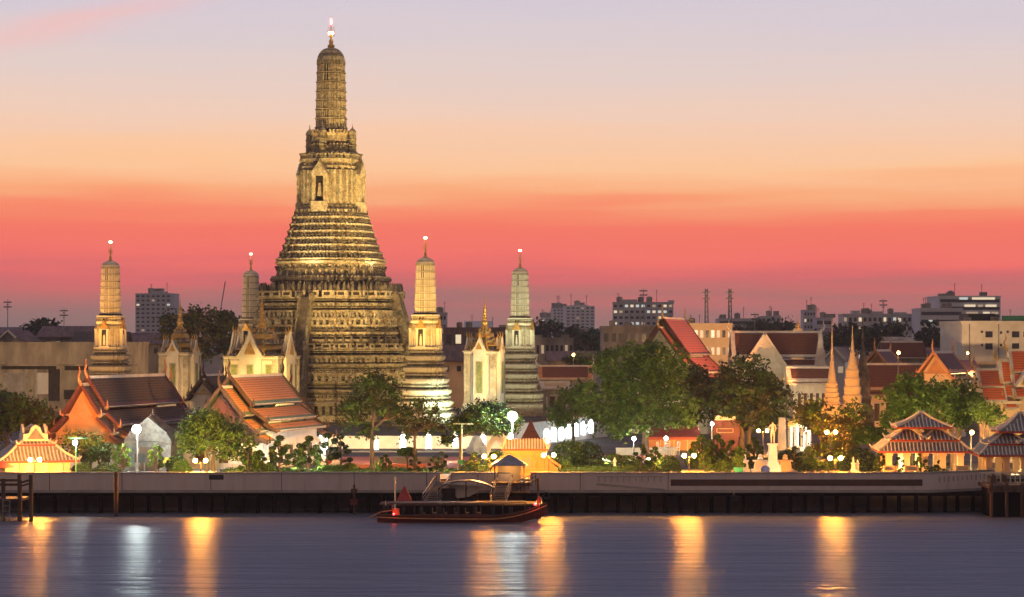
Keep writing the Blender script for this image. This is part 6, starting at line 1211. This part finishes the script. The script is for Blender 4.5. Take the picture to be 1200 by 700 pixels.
for px_, D, z, p, c in ((1050,266,GZ+.6,300,(1,.5,.18)),(1075,266,GZ+.6,300,(1,.5,.18)),(1125,266,GZ+.6,300,(1,.5,.18)),(1160,266,GZ+.8,300,(1,.5,.18)),(60,267,GZ+.5,60,(1,.5,.2)),(15,267,GZ+.5,60,(1,.5,.2)),(660,279,.4,420,(1,.42,.08)),(640,290,.6,500,(1,.5,.14)),(560,280,.4,420,(1,.45,.1)),(770,276,.5,380,(1,.5,.15)),(720,308,.4,700,(1,.8,.6)),
    (845,300,.8,300,(1,.55,.18)),(985,300,2.0,900,(1,.5,.12)),(900,312,2.0,900,(1,.55,.16)),(960,280,.8,500,(1,.5,.15)),(450,300,.5,700,(1,.75,.5)),(520,305,.5,800,(1,.85,.7)),(385,305,.6,500,(.95,1,.9)),(280,278,.4,350,(1,.7,.35)),(345,272,.6,500,(1,.85,.5)),(385,274,.6,500,(.95,1,.7)),(500,277,.6,450,(1,.8,.45)),(700,272,.6,450,(1,.8,.35)),(735,285,.8,500,(1,.75,.3)),(60,292,.8,900,(1,.45,.1)),(20,305,1.0,1200,(1,.45,.1)),(1140,287,1.0,700,(1,.6,.2)),(1020,283,1.0,600,(1,.65,.25))):
    plamp((xd(px_, D), D, z), p, c, .25)  # fill lamps without fixtures, added to lift the garden and pavilion light
for px_ in (345, 395, 430, 460, 490, 520, 550, 585): spot((xd(px_,336), 334.5, GZ+.4), (xd(px_,344), 345, 3.0), 1500, (1,.72,.36), 120, .8)
for px_, D, tz, p, c in ((640,300,9,16000,(.88,1,.5)),(700,290,7,16000,(1,.95,.4)),(760,300,8,8000,(1,.9,.4)),(840,312,7,12000,(1,.62,.2)),(890,308,7,12000,(1,.62,.2)),(1060,272,6,3000,(1,.9,.35)),(1110,276,6,3500,(1,.85,.35)),(945,290,6,5000,(1,.6,.15)),(425,268,6,3000,(1,.8,.3)),(225,264.5,5,2500,(.9,1,.4))): spot((xd(px_,D), D, GZ+.6), (xd(px_+30,D+28), D+28, tz), p, c, 100, .8)  # added fill spots that brighten the tree crowns, no fixtures there
spot((xd(905,266), 265.5, GZ+.4), (xd(903,272), 272, 3), 420, (.85,1,.9), 90); spot((xd(865,266), 265.2, GZ+.4), (xd(865,268), 268, 2), 260, (.95,1,.6), 80)
spot((xd(143,272), 272, GZ+.4), (xd(143,277), 277, 1.5), 260, (.9,1,.6), 90); spot((xd(705,300), 300, GZ+.5), (xd(725,322), 322, 8), 5200, (.95,1,.65), 90); spot((xd(826,268), 268, GZ+.4), (xd(826,272), 272, 1), 260, (1,1,.5), 90)
spot((xd(1075,285), 284, GZ+.6), (xd(1070,292), 292, 7), 2400, (1,.85,.35), 110); spot((xd(430,276), 275, GZ+.6), (xd(440,281), 281, 9), 1500, (1,.8,.4), 90); spot((xd(245,268), 268, GZ+.6), (xd(246,274), 274, 5), 1300, (.95,1,.45), 100)  # more added fill for single tree crowns

# low ground cover between the clipped plants
for a, b_, d0, d1, hh, n in ((655, 800, 276, 298, .8, 5200), (815, 1032, 276, 300, .9, 6500), (262, 392, 276, 284, .5, 2200), (545, 585, 275, 290, .7, 1400), (66, 140, 274, 284, .5, 1500), (405, 545, 277, 284, .45, 1800)):
    x_ = rng.random(n)*(xd(b_,280)-xd(a,280))+xd(a,280); y_ = d0+(d1-d0)*rng.random(n); k_ = .5+.5*np.sin(x_*1.7+y_*.6)*np.sin(y_*1.1-x_*.35); z_ = GZ + .05 + hh*rng.random(n)*(.25+.75*k_)
    o = bpy.data.objects.new("ground_cover", None); r_ = leaves(np.stack([x_, y_, z_], 1), .16, rng.integers(0, 3, n), [L1, L3, L2], "ground_cover", None); bpy.data.objects.remove(o); tag(r_, kind="stuff")
# far woods on both sides of the view, read only as one dark mass
for xa, xb, d0 in ((190, 620, 640), (-620, -175, 640)):
    n = 5200; x_ = xa+(xb-xa)*rng.random(n); y_ = d0+60*rng.random(n); top = 11+4*np.sin(x_*.11)+3*np.sin(x_*.047+1.3)+2*np.sin(x_*.31)
    r_ = leaves(np.stack([x_, y_, GZ+top*rng.random(n)**.7], 1), 1.5, rng.integers(0, 2, n), [L6, L2], "far_woodland", None); tag(r_, kind="stuff")
# mooring ropes and old tyres
o = thing("mooring_rope", "sagging rope from the boat bow to the dark mooring post", "rope", (xd(628,249), 249, WZ+1.9)); mb = MB(); mb.tube([(0,0,0),(.1,1.2,-.5),(.2,2.4,-.4),(.3,3.5,.4)], .035, 5); mb.build("strand", M_TRIM, o)
for px_, z_, lb in ((452,-3.6,"old tyre fender hanging at the left end of the pontoon"),(640,-2.6,"old tyre hanging on the river wall right of the boat bow"),(860,-2.9,"old tyre hanging below the brown wall band")):
    D = 253.2 if px_ < 500 else 260.85; o = thing("tyre_fender", lb, "tyre", (xd(px_,D), D, z_)); mb = MB(); mb.tube([(.36*math.cos(q*.5236), 0, .36*math.sin(q*.5236)) for q in range(13)], .13, 6); mb.build("tyre", M_BLACK, o); mb = MB(); mb.tube([(0,0,.36),(0,.05,1.0)], .03, 4); mb.build("rope", M_TRIM, o)
# tidy up: drop helper properties off the clipped plants
for ob in list(COL.objects):
    for k in ("h", "used"):
        if k in ob.keys(): del ob[k]

# evening haze over the city: one even, thin box of air
hz = MB(); hz.box(-2500, 2500, -700, 2560, -9.5, 130); ho = hz.build("haze", [])
hm = bpy.data.materials.new("evening_haze"); hm.use_nodes = True; t = hm.node_tree; t.nodes.clear()
hv = t.nodes.new("ShaderNodeVolumePrincipled"); hv.inputs["Color"].default_value = (0.85, 0.80, 0.86, 1); hv.inputs["Density"].default_value = 0.00012; hv.inputs["Anisotropy"].default_value = 0.2
hu = t.nodes.new("ShaderNodeOutputMaterial"); t.links.new(hv.outputs[0], hu.inputs["Volume"]); ho.data.materials.append(hm); tag(ho, kind="stuff")
